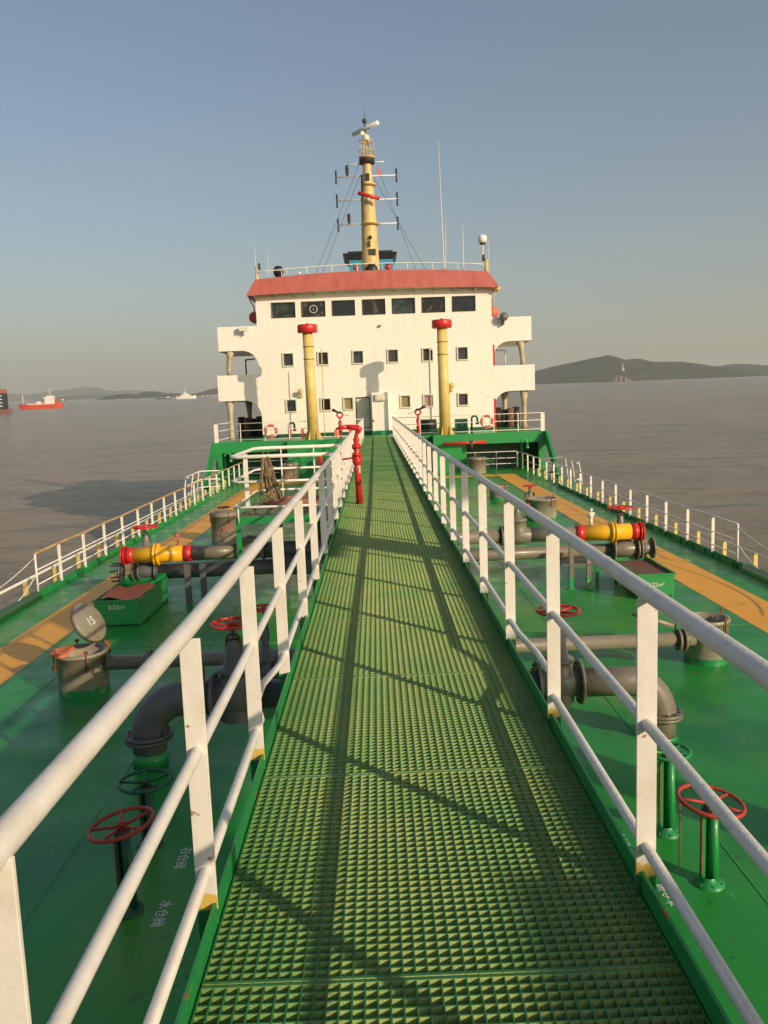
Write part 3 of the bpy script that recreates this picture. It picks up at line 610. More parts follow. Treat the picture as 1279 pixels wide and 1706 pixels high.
fl([(x, MY+.1, .6) for x in (-4.75, -5.1, -5.22, -5.5)], X, .215, 12, 'darkgrey', ml)
mb = MB(); mb.lathe((-5.2, MY+.1, .6), X, [(.12, 0), (.16, .15), (.16, .3), (.13, .5)], 18); mb.build('valve_body', 'darkgrey', ml)
mb = MB()
for i in range(9): mb.cyl((-5.5, MY+.1+.19*cos(i*.7), .6+.19*sin(i*.7)), (-5.68, MY+.1+.19*cos(i*.7), .6+.19*sin(i*.7)), .016, n=6)
mb.build('stud_bolts', 'black', ml)
for x in (-3.98, -3.66):
    mb = MB(); mb.box(x-.06, x+.06, MY-.45, MY-.37, 0, .82); mb.build('leg', 'darkgrey', ml)
for x in (-1.95, ):
    mb = MB(); mb.box(x-.05, x+.05, MY-.5, MY-.42, 0, .6); mb.build('leg', 'darkgrey', ml)
gate_valve('gate_valve', 'gate valve with red handwheel behind the left yellow pipe', (-4.98, MY+.3, .72), X, .15, 1.53, .26, .2, .3)
mb = MB(); mb.tube([(-4.25, MY, 1.15), (-4.22, MY, 1.3)], .02, 6); mb.sphere((-4.24, MY, 1.36), .045, 8)
tag(mb.build('pressure_tap', 'ring'), 'tiny orange capped tap above the left yellow pipe', 'tap')
# --- drip trays
def text_mesh(s, size, m, M4, parent, name='lettering', ext=.0):
    cu = bpy.data.curves.new(name, 'FONT'); cu.body = s; cu.size = size; cu.extrude = .001; cu.resolution_u = 3
    o = bpy.data.objects.new(name, cu); COL.objects.link(o); dg = bpy.context.evaluated_depsgraph_get(); dg.update()
    me = bpy.data.meshes.new_from_object(o.evaluated_get(dg)); bpy.data.objects.remove(o); me.name = name
    me.transform(M4)
    if parent is not None: me.transform(Matrix.Translation(-Vector(parent['wloc'])))
    me.materials.clear(); me.materials.append(MT[m]); q = bpy.data.objects.new(name, me); COL.objects.link(q)
    if parent is not None: q.parent = parent; q['wloc'] = parent['wloc']
    return q
def basis(o, u, v):
    u, v = Vector(u).normalized(), Vector(v).normalized(); w = u.cross(v); o = Vector(o)
    return Matrix(((u.x, v.x, w.x, o.x), (u.y, v.y, w.y, o.y), (u.z, v.z, w.z, o.z), (0, 0, 0, 1)))
MT['letter'] = mat('white_lettering', (0.75, 0.75, 0.68), .6)
def tray(label, x0, x1, y0, y1, z0, z1, contents):
    r = root('drip_tray', label, 'tray', ((x0+x1)/2, (y0+y1)/2, 0)); t = .012; mb = MB()
    mb.box(x0, x1, y0, y0+t, z0, z1); mb.box(x0, x1, y1-t, y1, z0, z1+.08); mb.box(x0, x0+t, y0+t, y1-t, z0, z1-.002); mb.box(x1-t, x1, y0+t, y1-t, z0, z1-.002); mb.box(x0+t, x1-t, y0+t, y1-t, z0, z0+t)
    mb.build('tray_body', 'green', r)
    mb = MB(); mb.box(x0-.02, x1+.02, y0-.02, y0, z1-.03, z1+.004); mb.box(x0-.025, x0-.001, y0, y1, z1-.025, z1+.004); mb.box(x1+.001, x1+.025, y0, y1, z1-.025, z1+.004); mb.build('rim', 'greenedge', r)
    for x in (x0+.03, x1-.03):
        for y in (y0+.05, y1-.05):
            mb = MB(); mb.box(x-.028, x+.028, y-.028, y+.028, 0, z0); mb.build('leg', 'green', r)
    if contents == 'mesh':
        mb = MB(); mb.box(x0+t, x1-t, y0+t, y1-t, z1-.07, z1-.05); mb.build('wire_mesh_cover', MT['meshc'], r)
    text_mesh('0.22m³', .115, 'letter', basis((x0+(.18 if contents == 'mesh' else .26), y0-.006, z0+(.17 if contents == 'mesh' else .30)), (1, 0, 0), (0, 0, 1)), r)
    return r
MT['meshc'] = mat('rusty_mesh', (0.22, 0.11, 0.08), .8, var=(0.12, 0.07, 0.05), vscale=40, bump=1.0, bscale=60)
tray('green drip tray with brown mesh top under the right manifold', 4.96, 5.66, 15.45, 17.1, .08, .50, 'mesh')
tray('green drip tray holding orange cloth under the left manifold', -5.36, -4.52, 14.95, 17.0, .03, .50, 'cloth')
mb = MB(); g = 18; vs = []
for i in range(g+1):
    for j in range(g+1):
        u, v = i/g, j/g; vs.append((-5.33+.78*u, 15.2+1.2*v, .47+.05*mn.noise(Vector((u*4, v*5, 1)))+.04*sin(u*7+v*3)))
mb.add(vs, [(i*(g+1)+j, (i+1)*(g+1)+j, (i+1)*(g+1)+j+1, i*(g+1)+j+1) for i in range(g) for j in range(g)], True)
tag(mb.build('orange_cloth', 'orange'), 'crumpled orange cloth lying in the left drip tray', 'cloth')
# --- deck lettering and hatch number
ln = Vector((.84, -.20, .50)).normalized(); lu = (Vector((.4, .85, .15))-ln*Vector((.4, .85, .15)).dot(ln)).normalized(); lv = ln.cross(lu); lidm = basis(Vector((-4.20, 11.5, 1.0))-lu*.09-lv*.06+ln*.016, lu, lv)
text_mesh('15', .18, 'letter', lidm, tl)
def deckword(s, px, py, size, side):
    p = fz(px, py, .003)
    M4 = basis(p, (0, -1, 0), (1, 0, 0)) if side < 0 else basis(p, (0, 1, 0), (-1, 0, 0))
    o = text_mesh(s, size, 'letter', M4, None, 'deck_lettering'); struct(o)
deckword('右仓阀', 305, 1412, .115, -1); deckword('水仓阀', 270, 1500, .115, -1)
deckword('左仓阀', 1058, 1425, .12, 1); deckword('水仓阀', 1131, 1510, .10, 1)

# ================================================================ SIDE PLATFORM with rails, rope
pf = root('side_platform', 'green side platform with white rails, left of the catwalk', 'platform', (-1.7, 17.3, 0))
PX0, PX1, PY0, PY1, PZ = -2.75, -.66, 15.75, 18.9, 1.86
mb = MB(); mb.box(PX0, PX1, PY0, PY1, PZ-.02, PZ); mb.build('platform_top', mat('worn_platform_paint', (0.16, 0.22, 0.08), .7, var=(0.30, 0.26, 0.12), vscale=3, stretch=(1, 4, 1), var2=(0.08, .18, .06), v2scale=5, v2lo=.5, v2hi=.6), pf)
mb = MB(); mb.box(PX0, PX1, PY0-.03, PY0, PZ-.13, PZ+.01); mb.box(PX0-.03, PX0, PY0-.03, PY1, PZ-.13, PZ+.01); mb.box(PX0, PX1, PY1, PY1+.03, PZ-.13, PZ+.01); mb.build('edge_frame', 'green', pf)
for x, y in ((PX0+.02, PY0), (PX0+.5, PY1-.4), (PX0+.9, PY1), (-1.4, PY1)):
    mb = MB(); mb.box(x-.045, x+.045, y-.03, y+.045, 0, PZ-.13); mb.build('leg', 'green' if y < 16 else 'greendark', pf)
for z, rr in ((3.03, .036), (2.55, .024), (2.06, .024)):
    mb = MB(); mb.tube([(PX1-.02, PY0-.08, z), (PX0+.1, PY0-.08, z), (PX0-.03, PY0, z), (PX0-.05, PY0+.12, z), (PX0-.05, PY1-.25, z), (PX0+.1, PY1, z), (PX1-.05, PY1, z)], rr, 12); mb.build('rail', 'white', pf)
mb = MB(); mb.box(PX0-.05, PX0+.04, 17.2, 17.215, PZ-.1, 3.0); mb.build('post', 'white', pf)
for x, y in ((PX0+.55, PY1), (PX0+1.3, PY1), (PX0+.04, PY0-.06), (PX0+1.5, PY0-.08)):
    mb = MB(); mb.cyl((x, y, PZ-.1), (x, y, 3.02 if y > 16 else 2.1), .016, n=8); mb.build('post', 'white', pf)
# hanging coil of rope
mb = MB(); cx, cy = -2.12, PY0-.13
for i in range(28):
    a = random.uniform(-1, 1); b = random.uniform(.05, 1); sp = .14; top = 2.98+random.uniform(-.03, .05); bot = 2.18+.16*random.random()
    x0 = cx+a*.06; dx = a*.15; yo = random.uniform(-.05, .05)
    pts = [(x0, cy+yo*.4, top), (x0+dx*.25, cy+yo, top-.28), (x0+dx*.7+.02, cy+yo-.02, 2.52), (x0+dx*1.0+.05, cy+yo-.03, 2.32), (x0+dx*.9+.08, cy+yo-.03, bot), (x0+dx*.5+.14, cy+yo-.02, bot-.02), (x0+dx*.2+.17, cy+yo, 2.4), (x0+dx*.1+.1, cy+yo, 2.62), (x0+.03, cy+yo*.4, top-.05)]
    mb.tube(pts, .011, 5)
for k in range(7): mb.torus((cx+.02+.006*k, cy, 2.66+.025*k), Z, .085, .012, 14, 5)
mb.tube([(cx-.05, cy, 2.9), (cx-.04, PY0-.08, 3.10), (cx-.02, PY0+.02, 2.9)], .012, 5); mb.tube([(cx+.05, cy, 2.9), (cx+.05, PY0-.08, 3.10), (cx+.05, PY0+.02, 2.9)], .012, 5)
tag(mb.build('rope_coil', 'rope'), 'tan rope coil hanging from the white platform rail', 'rope')
mb = MB()
for k in range(7):
    for R in (.5-.05*k,): mb.tube([(-1.75+R*1.5*cos(t*.4), 17.9+R*sin(t*.4), PZ+.03+.03*(k % 3)) for t in range(16)], .025, 6, closed=True)
tag(mb.build('hose_coil', 'hose'), 'reddish brown hose coiled on the side platform', 'hose')
mb = MB()
for k in range(5): mb.tube([(-2.55+.35*k+.1*sin(t), 16.0+t*.28, PZ+.02+.01*(k % 2)) for t in range(9)], .015, 5)
tag(mb.build('loose_rope', 'rope'), 'loose tan ropes lying across the side platform floor', 'rope')

# ================================================================ FIRE MONITORS
def monitor_near():
    x, y = -.37, 15.3; r = root('fire_monitor', 'red fire monitor pipe standing on the catwalk, nozzle to the left', 'fire monitor', (x, y, CZ))
    mb = MB(); mb.tube([(x+.02, y, CZ-.0), (x, y, 2.75), (x-.005, y, 2.9)], [.066, .056, .054], 14); mb.build('riser_pipe', 'red', r)
    mb = MB(); flange(mb, (x, y, 2.95), Z, .09, .04, 8); flange(mb, (x, y, 3.02), Z, .09, .03, 8); flange(mb, (x, y, 3.17), Z, .085, .05, 8); mb.lathe((x, y, 2.82), Z, [(.06, 0), (.09, .06), (.09, .12), (.06, .16), (.05, .42), (.06, .5)], 14); mb.cyl((x-.02, y, 2.97), (x-.27, y, 2.94), .018, n=8); mb.build('valve', ['red', 'red'], r)
    mb = MB(); mb.tube([(x, y, 3.15), (x-.005, y, 3.24), (x-.0, y, 3.33), (x+.01, y, 3.40), (x+.045, y, 3.455), (x+.06, y, 3.49), (x+.03, y, 3.515), (x-.06, y, 3.53), (x-.16, y, 3.54)], [.035, .042, .045, .036, .050, .062, .058, .052, .045], 14); mb.build('swivel', 'red', r)
    mb = MB(); mb.tube([(x-.16, y, 3.54), (x-.28, y, 3.535), (x-.37, y, 3.51)], [.047, .034, .014], 12); mb.build('nozzle', 'red', r)
    mb = MB(); mb.box(x+.03, x+.058, y-.06, y-.045, 2.68, 2.82); mb.build('white_patch', 'white', r)
monitor_near()
def monitor_far(label, x, y, s):
    r = root('fire_monitor', label, 'fire monitor', (x, y, CZ)); z = CZ
    mb = MB(); mb.tube([(x, y, z), (x, y, z+1.15)], .075, 10); mb.lathe((x, y, z+.35), Z, [(.07, 0), (.14, .05), (.14, .1), (.07, .15), (.12, .5), (.07, .6)], 10); mb.build('riser_pipe', 'red', r)
    mb = MB(); mb.torus((x, y, z+1.3), (0, 1, 0), .15, .055, 16, 6); mb.build('swivel', 'red', r)
    mb = MB(); mb.tube([(x-s*.1, y-.1, z+1.42), (x+s*.1, y-.1, z+1.45), (x+s*.38, y-.25, z+1.6)], [.05, .05, .09], 8); mb.build('nozzle', 'black', r)
    mb = MB(); mb.cyl((x, y, z+1.36), (x-s*.55, y-.1, z+1.22), .015, n=6); mb.build('lever', 'bolt', r)
monitor_far('red fire monitor on the poop left of the catwalk end', -1.98, 46.3, -1); monitor_far('red fire monitor on the poop right of the catwalk end', 2.40, 46.3, 1)
r = root('fire_hydrant_pipe', 'horizontal red pipe before the green box on the right', 'pipe', (5, 44.9, 0))
mb = MB(); mb.tube([(3.6, 44.9, 1.62), (6.0, 44.9, 1.66)], .085, 10); mb.build('pipe', 'red', r)
mb = MB(); mb.cyl((5.2, 44.9, 1.3), (5.2, 44.9, 1.75), .12, n=10); mb.build('valve', 'bolt', r)
mb = MB(); mb.tube([(-3.1, 44.6, .0), (-3.1, 44.6, 1.2)], .16, 10); tag(mb.build('hydrant_post', 'red'), 'short thick red pipe before the left green box', 'pipe')

# ================================================================ POOP FRONT
PF = 46.0
pp = root('poop_deck_block', 'green painted poop front with dark recesses under the white superstructure', 'ship structure', (0.2, PF, 0))
mb = MB(); mb.box(-9.0, 9.46, PF, 68, CZ-.12, CZ); mb.build('poop_floor', 'green', pp)
mb = MB(); mb.box(-9.0, 9.46, PF-.02, PF+.1, 1.50, CZ-.121); mb.build('fascia_beam', 'green', pp)
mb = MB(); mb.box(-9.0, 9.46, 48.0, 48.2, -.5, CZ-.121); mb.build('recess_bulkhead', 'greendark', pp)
for x0, x1 in ((-4.9, -2.6), (-2.6, -1.2), (3.15, 5.0)):
    mb = MB(); mb.box(x0, x1-.02, PF-.75 if x1 != -1.2 else PF-.1, PF-.03, 0.001, CZ+.0); mb.box(x0+.01, x1-.03, PF-.029, 47.98, 0.001, 1.49); mb.build('locker', 'green', pp)
for s, x in ((1, 9.46), (-1, -9.0)):
    mb = MB(); mb.prism([(PF+.1, CZ), (PF-.35, CZ), (42.3, -.3), (43.1, -.3), (PF-.3, 1.35), (PF+.1, 1.45)], 0, x-.02 if s > 0 else x-.12, x+.12 if s > 0 else x+.02); mb.build('side_bracket', 'green', pp)
    mb = MB(); mb.box(min(x, x-s*.35), max(x, x-s*.35), PF-.03, PF+.08, -.2, 1.5); mb.build('corner_plate', 'green', pp)
    mb = MB(); mb.box(x-.05, x+.05, PF+.1, 68, -7.5, CZ-.121); mb.build('hull_side', 'greendark', pp)
# gooseneck vents
def gooseneck(label, x, y, z0, h, m='green'):
    mb = MB(); mb.tube([(x, y, z0), (x, y, z0+h)]+arc((x+.16, y, z0+h), .16, pi, 0, X, Z, 8)+[(x+.32, y, z0+h-.2)], .06, 10); mb.lathe((x+.32, y, z0+h-.32), Z, [(.1, 0), (.1, .1), (.06, .14)], 10)
    tag(mb.build('gooseneck_vent', m), label, 'vent')
gooseneck('pale green gooseneck vent in the right dark recess', 7.95, 44.9, 0, 1.55, 'green'); gooseneck('pale green gooseneck vent in the left dark recess', -8.3, 44.9, 0, 1.4, 'green')
gooseneck('small dark gooseneck vent on the poop right of the pipe', 5.45, 46.6, CZ, .8, 'greendark'); gooseneck('small dark gooseneck vent on the poop left of the pipe', -5.0+.1, 46.6, CZ, .8, 'greendark')
# poop rails
def poop_rail(label, x0, x1, cornerside):
    r = root('poop_railing', label, 'railing', ((x0+x1)/2, PF, CZ)); 
    for z in (CZ+1.02, CZ+.62, CZ+.12):
        mb = MB(); mb.tube([(x0, PF, z), (x1, PF, z)], .02, 6); mb.build('rail', 'whitefar', r)
    n = max(2, int(round(abs(x1-x0)/1.45)))
    for i in range(n+1):
        x = x0+(x1-x0)*i/n; mb = MB()
        w = .11 if (i == 0 and cornerside) else .022
        mb.box(x-w, x+w, PF-.02, PF+.02, CZ, CZ+1.02); mb.build('post', 'whitefar', r)
    if cornerside:
        for z in (CZ+1.02, CZ+.62, CZ+.12):
            mb = MB(); mb.tube([(x0, PF, z), (x0, PF+14, z)], .02, 6); mb.build('rail', 'whitefar', r)
poop_rail('white railing at the left poop corner beside the lifebuoy', -8.9, -.75, True); poop_rail('white railing at the right poop corner beside the lifebuoy', 9.35, 1.12, True)
# lifebuoys
def lifebuoy(label, x, z):
    r = root('lifebuoy', label, 'lifebuoy', (x, PF-.06, z-.38)); 
    mb = MB(); c = Vector((x, PF-.10, z)); N = 32
    for i in range(N):
        a0, a1 = 2*pi*i/N, 2*pi*(i+1)/N; mb.cur = 1 if (i % 8) in (3, 4) else 0
        mb.tube([c+Vector((cos(a), 0, sin(a)))*.30 for a in (a0, (a0+a1)/2, a1)], .075, 8, caps=False)
    mb.build('ring', ['ring', 'letter'], r)
    mb = MB()
    mb.tube([c+Vector((cos(2*pi*i/24), -.02, sin(2*pi*i/24)))*(.38+.02*(i % 6 == 3)) for i in range(24)], .01, 5, closed=True); mb.build('grab_line', 'whitefar', r)
lifebuoy('orange and white lifebuoy on the left poop rail', -5.82, 2.66); lifebuoy('orange and white lifebuoy on the right poop rail', 6.22, 2.74)
# vent posts
def vent_post(label, x, xt):
    y = 45.72; r = root('vent_post', label, 'vent', (x, y, CZ))
    mb = MB(); mb.tube([(x, y, CZ), (xt, y, 8.0)], [.31, .27], 24)
    for i in range(6):
        a = 2*pi*i/6; d = Vector((cos(a), sin(a), 0)); mb.add([Vector((x, y, CZ))+d*.28, Vector((x, y, CZ))+d*.5, Vector((x, y, CZ+.6))+d*.28], [(0, 1, 2)])
    mb.build('pipe', 'paleyellow', r)
    mb = MB(); mb.lathe((xt, y, 7.93), Z, [(.3, -.02), (.5, -.02), (.545, .0), (.545, .36), (.5, .42), (.1, .46), (.02, .52)], 28); mb.build('cap', 'red', r)
    for z in (7.15, 6.48):
        xx = x+(xt-x)*(z-CZ)/6.05; mb = MB(); mb.lathe((xx, y, z), Z, [(.275, 0), (.325, .005), (.325, .03), (.275, .035)], 24); mb.build('joint_ring', 'rust', r)
vent_post('tall pale yellow vent pipe with red cap, left one on the poop', -3.47, -3.53); vent_post('tall pale yellow vent pipe with red cap, right one on the poop', 3.86, 3.82)
# dark winch beside the right pipe
r = root('mooring_winch', 'dark mooring winch behind the railing near the right vent pipe', 'winch', (3.0, 47.2, CZ))
mb = MB(); mb.cyl((2.6, 47.4, CZ+.5), (3.5, 47.4, CZ+.5), .35, n=16); mb.build('drum', 'black', r)
mb = MB(); mb.box(2.5, 3.6, 47.0, 47.9, CZ, CZ+.3); mb.box(4.6, 5.3, 47.3, 47.9, CZ+.05, CZ+.8); mb.build('frame', 'greendark', r)
r = root('cable_box', 'dark box with cable left of the right vent pipe foot', 'box', (2.9, 46.2, CZ))
mb = MB(); mb.box(2.6, 3.35, 45.7, 46.3, 0.9, 1.95); mb.build('case', 'black', r)

# ================================================================ DECKHOUSE
FY = 50.0
dh = root('deckhouse', 'white ship superstructure with bridge windows and red visor', 'superstructure', (0.2, FY, CZ))
def wall_holes(x0, x1, z0, z1, holes, depth=.12, topf=None):
    xs = sorted(set([x0, x1]+[h[0] for h in holes]+[h[1] for h in holes])); zs = sorted(set([z0, z1]+[h[2] for h in holes]+[h[3] for h in holes])); mb = MB()
    for i in range(len(xs)-1):
        for j in range(len(zs)-1):
            cx, cz = (xs[i]+xs[i+1])/2, (zs[j]+zs[j+1])/2
            if any(h[0] < cx < h[1] and h[2] < cz < h[3] for h in holes): continue
            mb.add([(xs[i], FY, zs[j]), (xs[i+1], FY, zs[j]), (xs[i+1], FY, zs[j+1]), (xs[i], FY, zs[j+1])], [(0, 1, 2, 3)])
    for a, b, c, d in holes:
        mb.add([(a, FY, c), (b, FY, c), (b, FY, d), (a, FY, d), (a, FY+depth, c), (b, FY+depth, c), (b, FY+depth, d), (a, FY+depth, d)], [(0, 4, 5, 1), (1, 5, 6, 2), (2, 6, 7, 3), (3, 7, 4, 0)])
    return mb
WX0, WX1 = -6.85, 7.22
br = []
for i in range(7):
    p, q = fy([453, 503, 554, 604.5, 654, 703.5, 754][i], 520-2*i, FY), fy([491, 541, 590.5, 641, 690.5, 740.5, 791][i], 520-2*i, FY); br.append((p.x, q.x, 9.25, 10.08))
mid = [(-5.36+2.095*i, -4.80+2.095*i, 6.40, 7.10) for i in range(6)]
low = []
for a, b in ((478.4, 493), (536, 550.2), (574, 587.7), (669, 683), (707, 721), (764.5, 779)):
    p, q = fy(a, 680, FY), fy(b, 680, FY); low.append((p.x, q.x, 3.68, 4.34))
dp, dq = fy(594.5, 690, FY), fy(615.5, 690, FY); door = (dp.x, dq.x, 2.55, 4.32)
mb = wall_holes(WX0, WX1, CZ, 10.62, br+mid+low+[door])
mb.add([(WX0, FY, CZ), (WX0, FY+14, CZ), (WX0, FY+14, 10.62), (WX0, FY, 10.62)], [(0, 1, 2, 3)]); mb.add([(WX1, FY, CZ), (WX1, FY+14, CZ), (WX1, FY+14, 10.62), (WX1, FY, 10.62)], [(0, 1, 2, 3)])
mb.add([(WX0, FY+14, CZ), (WX1, FY+14, CZ), (WX1, FY+14, 10.62), (WX0, FY+14, 10.62)], [(0, 1, 2, 3)])
mb.build('wall', 'wall', dh)
MT['stan'] = mat('dull_cream_column', (0.50, 0.42, 0.29), .55, var=(0.36, 0.27, 0.16), vscale=2)
MT['glass2'] = mat('dark_window_glass_greenish', (0.015, 0.022, 0.020), 0.05, var=(0.05, 0.065, 0.055), vscale=1.3, vlo=.45, vhi=.6)
MT['glass3'] = mat('dark_window_glass_brownish', (0.02, 0.017, 0.014), 0.08, var=(0.09, 0.075, 0.06), vscale=2.2, vlo=.55, vhi=.6)
MT['frame'] = mat('window_frame', (0.70, 0.64, 0.54), .5)
MT['rubber'] = mat('black_rubber_seal', (.02, .02, .02), .6)
def window(h, gm, frm, fw):
    a, b, c, d = h; mb = MB(); t = .035 if fw < .05 else .075
    for q in ((a-fw, b+fw, d, d+fw), (a-fw, b+fw, c-fw, c), (a-fw, a, c, d), (b, b+fw, c, d)): mb.box(q[0], q[1], FY-t, FY-.002, q[2], q[3])
    f = mb.build('window', frm, dh)
    dx_, dz_ = random.uniform(-.02, .02), random.uniform(-.02, .02); mb = MB()
    mb.add([(a, FY+.08+dx_, c), (b, FY+.08-dx_, c), (b, FY+.08-dx_+dz_, d), (a, FY+.08+dx_+dz_, d), (a, FY+.12, c), (b, FY+.12, c), (b, FY+.12, d), (a, FY+.12, d)], [(0,1,2,3),(4,7,6,5),(0,4,5,1),(1,5,6,2),(2,6,7,3),(3,7,4,0)]); mb.build('pane', gm, f)
    return f
for i, h in enumerate(br):
    f = window(h, ['glass2', 'glass3', 'glass', 'glass3', 'glass2', 'glass3', 'glass'][i], 'rubber', .035)
    if i == 1:
        mb = MB(); mb.torus(((h[0]+h[1])/2, FY+.07, (h[2]+h[3])/2), Y_, .22, .02, 24, 6); mb.cyl(((h[0]+h[1])/2, FY+.07, (h[2]+h[3])/2-.1), ((h[0]+h[1])/2, FY+.07, (h[2]+h[3])/2+.1), .012, n=6); mb.build('clear_view_screen', 'letter', f)
for i, h in enumerate(mid): window(h, 'glassgrey', 'frame', .07)
for i, h in enumerate(low): window(h, ['glassgrey', 'glass', 'curtain', 'curtain', 'curtainp', 'glassgrey'][i], 'frame', .08)
# interior dark backing is the pane itself; bridge consoles
mb = MB(); mb.box(door[0], door[1], FY+.07, FY+.10, door[2], door[3]); mb.box(door[0]+.04, door[1]-.04, FY+.055, FY+.07, 3.28, 3.31); mb.box(door[0]+.04, door[1]-.04, FY+.055, FY+.07, 3.78, 3.80); d_ = mb.build('door', 'frame', dh)
mb = MB()
for q in ((door[0]-.05, door[1]+.05, door[3], door[3]+.05), (door[0]-.05, door[1]+.05, door[2]-.05, door[2]), (door[0]-.05, door[0], door[2], door[3]), (door[1], door[1]+.05, door[2], door[3])): mb.box(q[0], q[1], FY-.025, FY-.002, q[2], q[3])
mb.build('door_seal', 'rubber', d_)
mb = MB(); mb.cyl((door[1]-.12, FY+.03, 3.3), (door[1]-.12, FY+.03, 3.5), .02, n=6); mb.build('handle', 'bolt', d_)
# white locker with floodlight
a, b = fy(620, 690, 48.9).x, fy(647, 690, 48.9).x
mb = MB(); mb.box(a, b, 48.9, FY-.003, CZ+.25, 4.60); lk = mb.build('entrance_cabinet', 'wall', dh)
mb = MB(); mb.box(a-.03, b+.03, 48.85, FY-.004, CZ, CZ+.248); mb.build('plinth', 'green', lk)
mb = MB(); mb.box(a+.2, b-.2, 48.72, 48.89, 4.12, 4.5); mb.box(a+.28, b-.28, 48.68, 48.72, 4.17, 4.45); mb.build('floodlight', 'frame', lk)
mb = MB(); mb.sphere((a+.06, 48.87, 2.95), .06, 8); mb.build('handle', 'rust', lk)
# base band
mb = MB(); mb.box(WX0, WX1, FY-.03, FY-.004, CZ+.001, CZ+.22); mb.build('base_band', 'greendark', dh)
for z in (5.02, 7.9): 
    mb = MB(); mb.box(WX0+.01, WX1-.01, FY-.012, FY-.001, z, z+.03); mb.build('weld_seam', 'wall', dh)
# visor: cambered top, slopes outward at the bottom
N = 20; vs = []; fs = []
def camber(t, c): return c*(1-(2*t-1)**2)
rows = []
for i in range(N+1):
    t = i/N; xt = -6.80+(6.98+6.80)*t; xb = -7.30+(7.58+7.30)*t
    bow = .35*(1-(2*t-1)**2)
    vs += [(xb, FY-.55-bow*.3, 10.48+camber(t, .14)), (xb, FY-.55-bow*.3, 10.52+camber(t, .16)), (xt, FY-.12-bow*.3, 11.47+camber(t, .28)), (xt, FY+.0, 11.47+camber(t, .28)), (xt*.97, FY+.3, 10.62+camber(t, .1))]
for i in range(N):
    for j in range(4): fs.append((i*5+j, (i+1)*5+j, (i+1)*5+j+1, i*5+j+1))
    fs.append((i*5+4, (i+1)*5+4, (i+1)*5, i*5))
fs += [(0, 1, 2, 3, 4), tuple(N*5+k for k in (4, 3, 2, 1, 0))]
mb = MB(); mb.add(vs, fs); mb.build('visor', 'redroof', dh)
for s, xb, xt in ((1, 7.58, 6.98), (-1, -7.30, -6.80)):
    mb = MB(); mb.add([(xb, FY-.55, 10.5), (xb, FY+6, 10.5), (xt, FY+6, 11.47), (xt, FY-.1, 11.47)], [(0, 1, 2, 3)]); mb.build('visor_side', 'redroof', dh)
mb = MB(); mb.box(-7.1, 7.4, FY-.45, FY+14, 10.62, 10.70); mb.build('roof', 'wall', dh)
mb = MB()
for i in range(11):
    x = -5.6+1.18*i; z = 10.50+camber((x+7.3)/14.9, .14); mb.prism([(FY-.5, z), (FY-.003, z), (FY-.003, z-.22), (FY-.12, z-.16)], 0, x-.02, x+.02)
mb.build('visor_brackets', 'wall', dh)
# gutter at roof corner
mb = MB(); mb.sphere((7.5, FY-.3, 10.45), .18, 8); mb.tube([(7.5, FY-.2, 10.4), (7.28, FY-.05, 9.9), (7.28, FY-.05, 8.9)], .04, 6); mb.build('downpipe', 'paleyellow', dh)
mb = MB(); mb.tube([(-7.2, FY-.2, 10.4), (-6.95, FY-.05, 9.9), (-6.95, FY-.05, 8.9)], .04, 6); mb.build('downpipe', 'bolt', dh)
# wings
def fillet(xc, zc, R, sx, y0, y1):
    """concave quarter gusset: corner at (xc, zc) with arc of radius R towards sx,-z"""
    poly = [(xc, zc)]+[(xc+sx*(R-R*sin(a)), zc-(R-R*cos(a))) for a in [pi/2*i/8 for i in range(9)]]
    m_ = MB(); m_.prism(poly, 1, y0, y1); return m_
for s, xi, xo_u, xo_l in ((1, WX1, 9.55, 9.72), (-1, WX0, -9.22, -9.40)):
    a, b = sorted((xi+s*.002, xo_u)); mb = MB(); mb.box(a, b, FY, FY+.08, 7.38, 8.80)
    mb.box(min(xo_u, xo_u-s*.08), max(xo_u, xo_u-s*.08), FY+.081, FY+1.6, 7.95, 8.80); mb.box(min(xo_u, xo_u-s*.08), max(xo_u, xo_u-s*.08), FY+1.6, FY+5, 7.38, 8.8)
    w = mb.build('bridge_wing', 'wall', dh)
    mb = MB(); mb.box(a, b, FY+.082, FY+5, 7.36, 7.46); mb.build('wing_floor', 'wall', w)
    mb = fillet(xi+s*.002, 7.379, 1.0, s, FY, FY+.08); mb.build('corner_gusset', 'wall', w)
    mb = MB(); xx = xo_u-s*.5; mb.tube([(xx, FY+.3, 5.95), (xx, FY+.3, 6.3), (xx-s*.08, FY+.3, 7.0), (xx-s*.14, FY+.3, 7.36)], [.14, .14, .17, .26], 8); mb.build('stanchion', 'stan', w)
    a, b = sorted((xi+s*.002, xo_l)); mb = MB(); mb.box(a, b, FY, FY+.08, 4.42, 5.95); mb.box(min(xo_l, xo_l-s*.08), max(xo_l, xo_l-s*.08), FY+.081, FY+10, 4.42, 5.95); w = mb.build('boat_deck_wing', 'wall', dh)
    mb = MB(); mb.box(a, b, FY+.082, FY+12, 4.40, 4.50); mb.build('wing_floor', 'wall', w)
    mb = fillet(xi+s*.002, 4.419, 1.0, s, FY, FY+.08); mb.build('corner_gusset', 'wall', w)
    for yy, xx in ((FY+.4, xo_l-s*.6), (FY+6, xo_l-s*.9)):
        mb = MB(); mb.tube([(xx, yy, CZ), (xx, yy, CZ+.4), (xx, yy, 3.6), (xx, yy, 4.4)], [.22, .15, .15, .26], 8); mb.build('stanchion', 'stan', w)
    mb = MB(); x_ = xo_l-s*1.3; mb.tube([(x_, FY+3, 5.9), (x_, FY+3, 7.0), (x_-s*.6, FY+3, 7.05)], .05, 6); mb.build('davit', 'frame' if s > 0 else 'bolt', w)
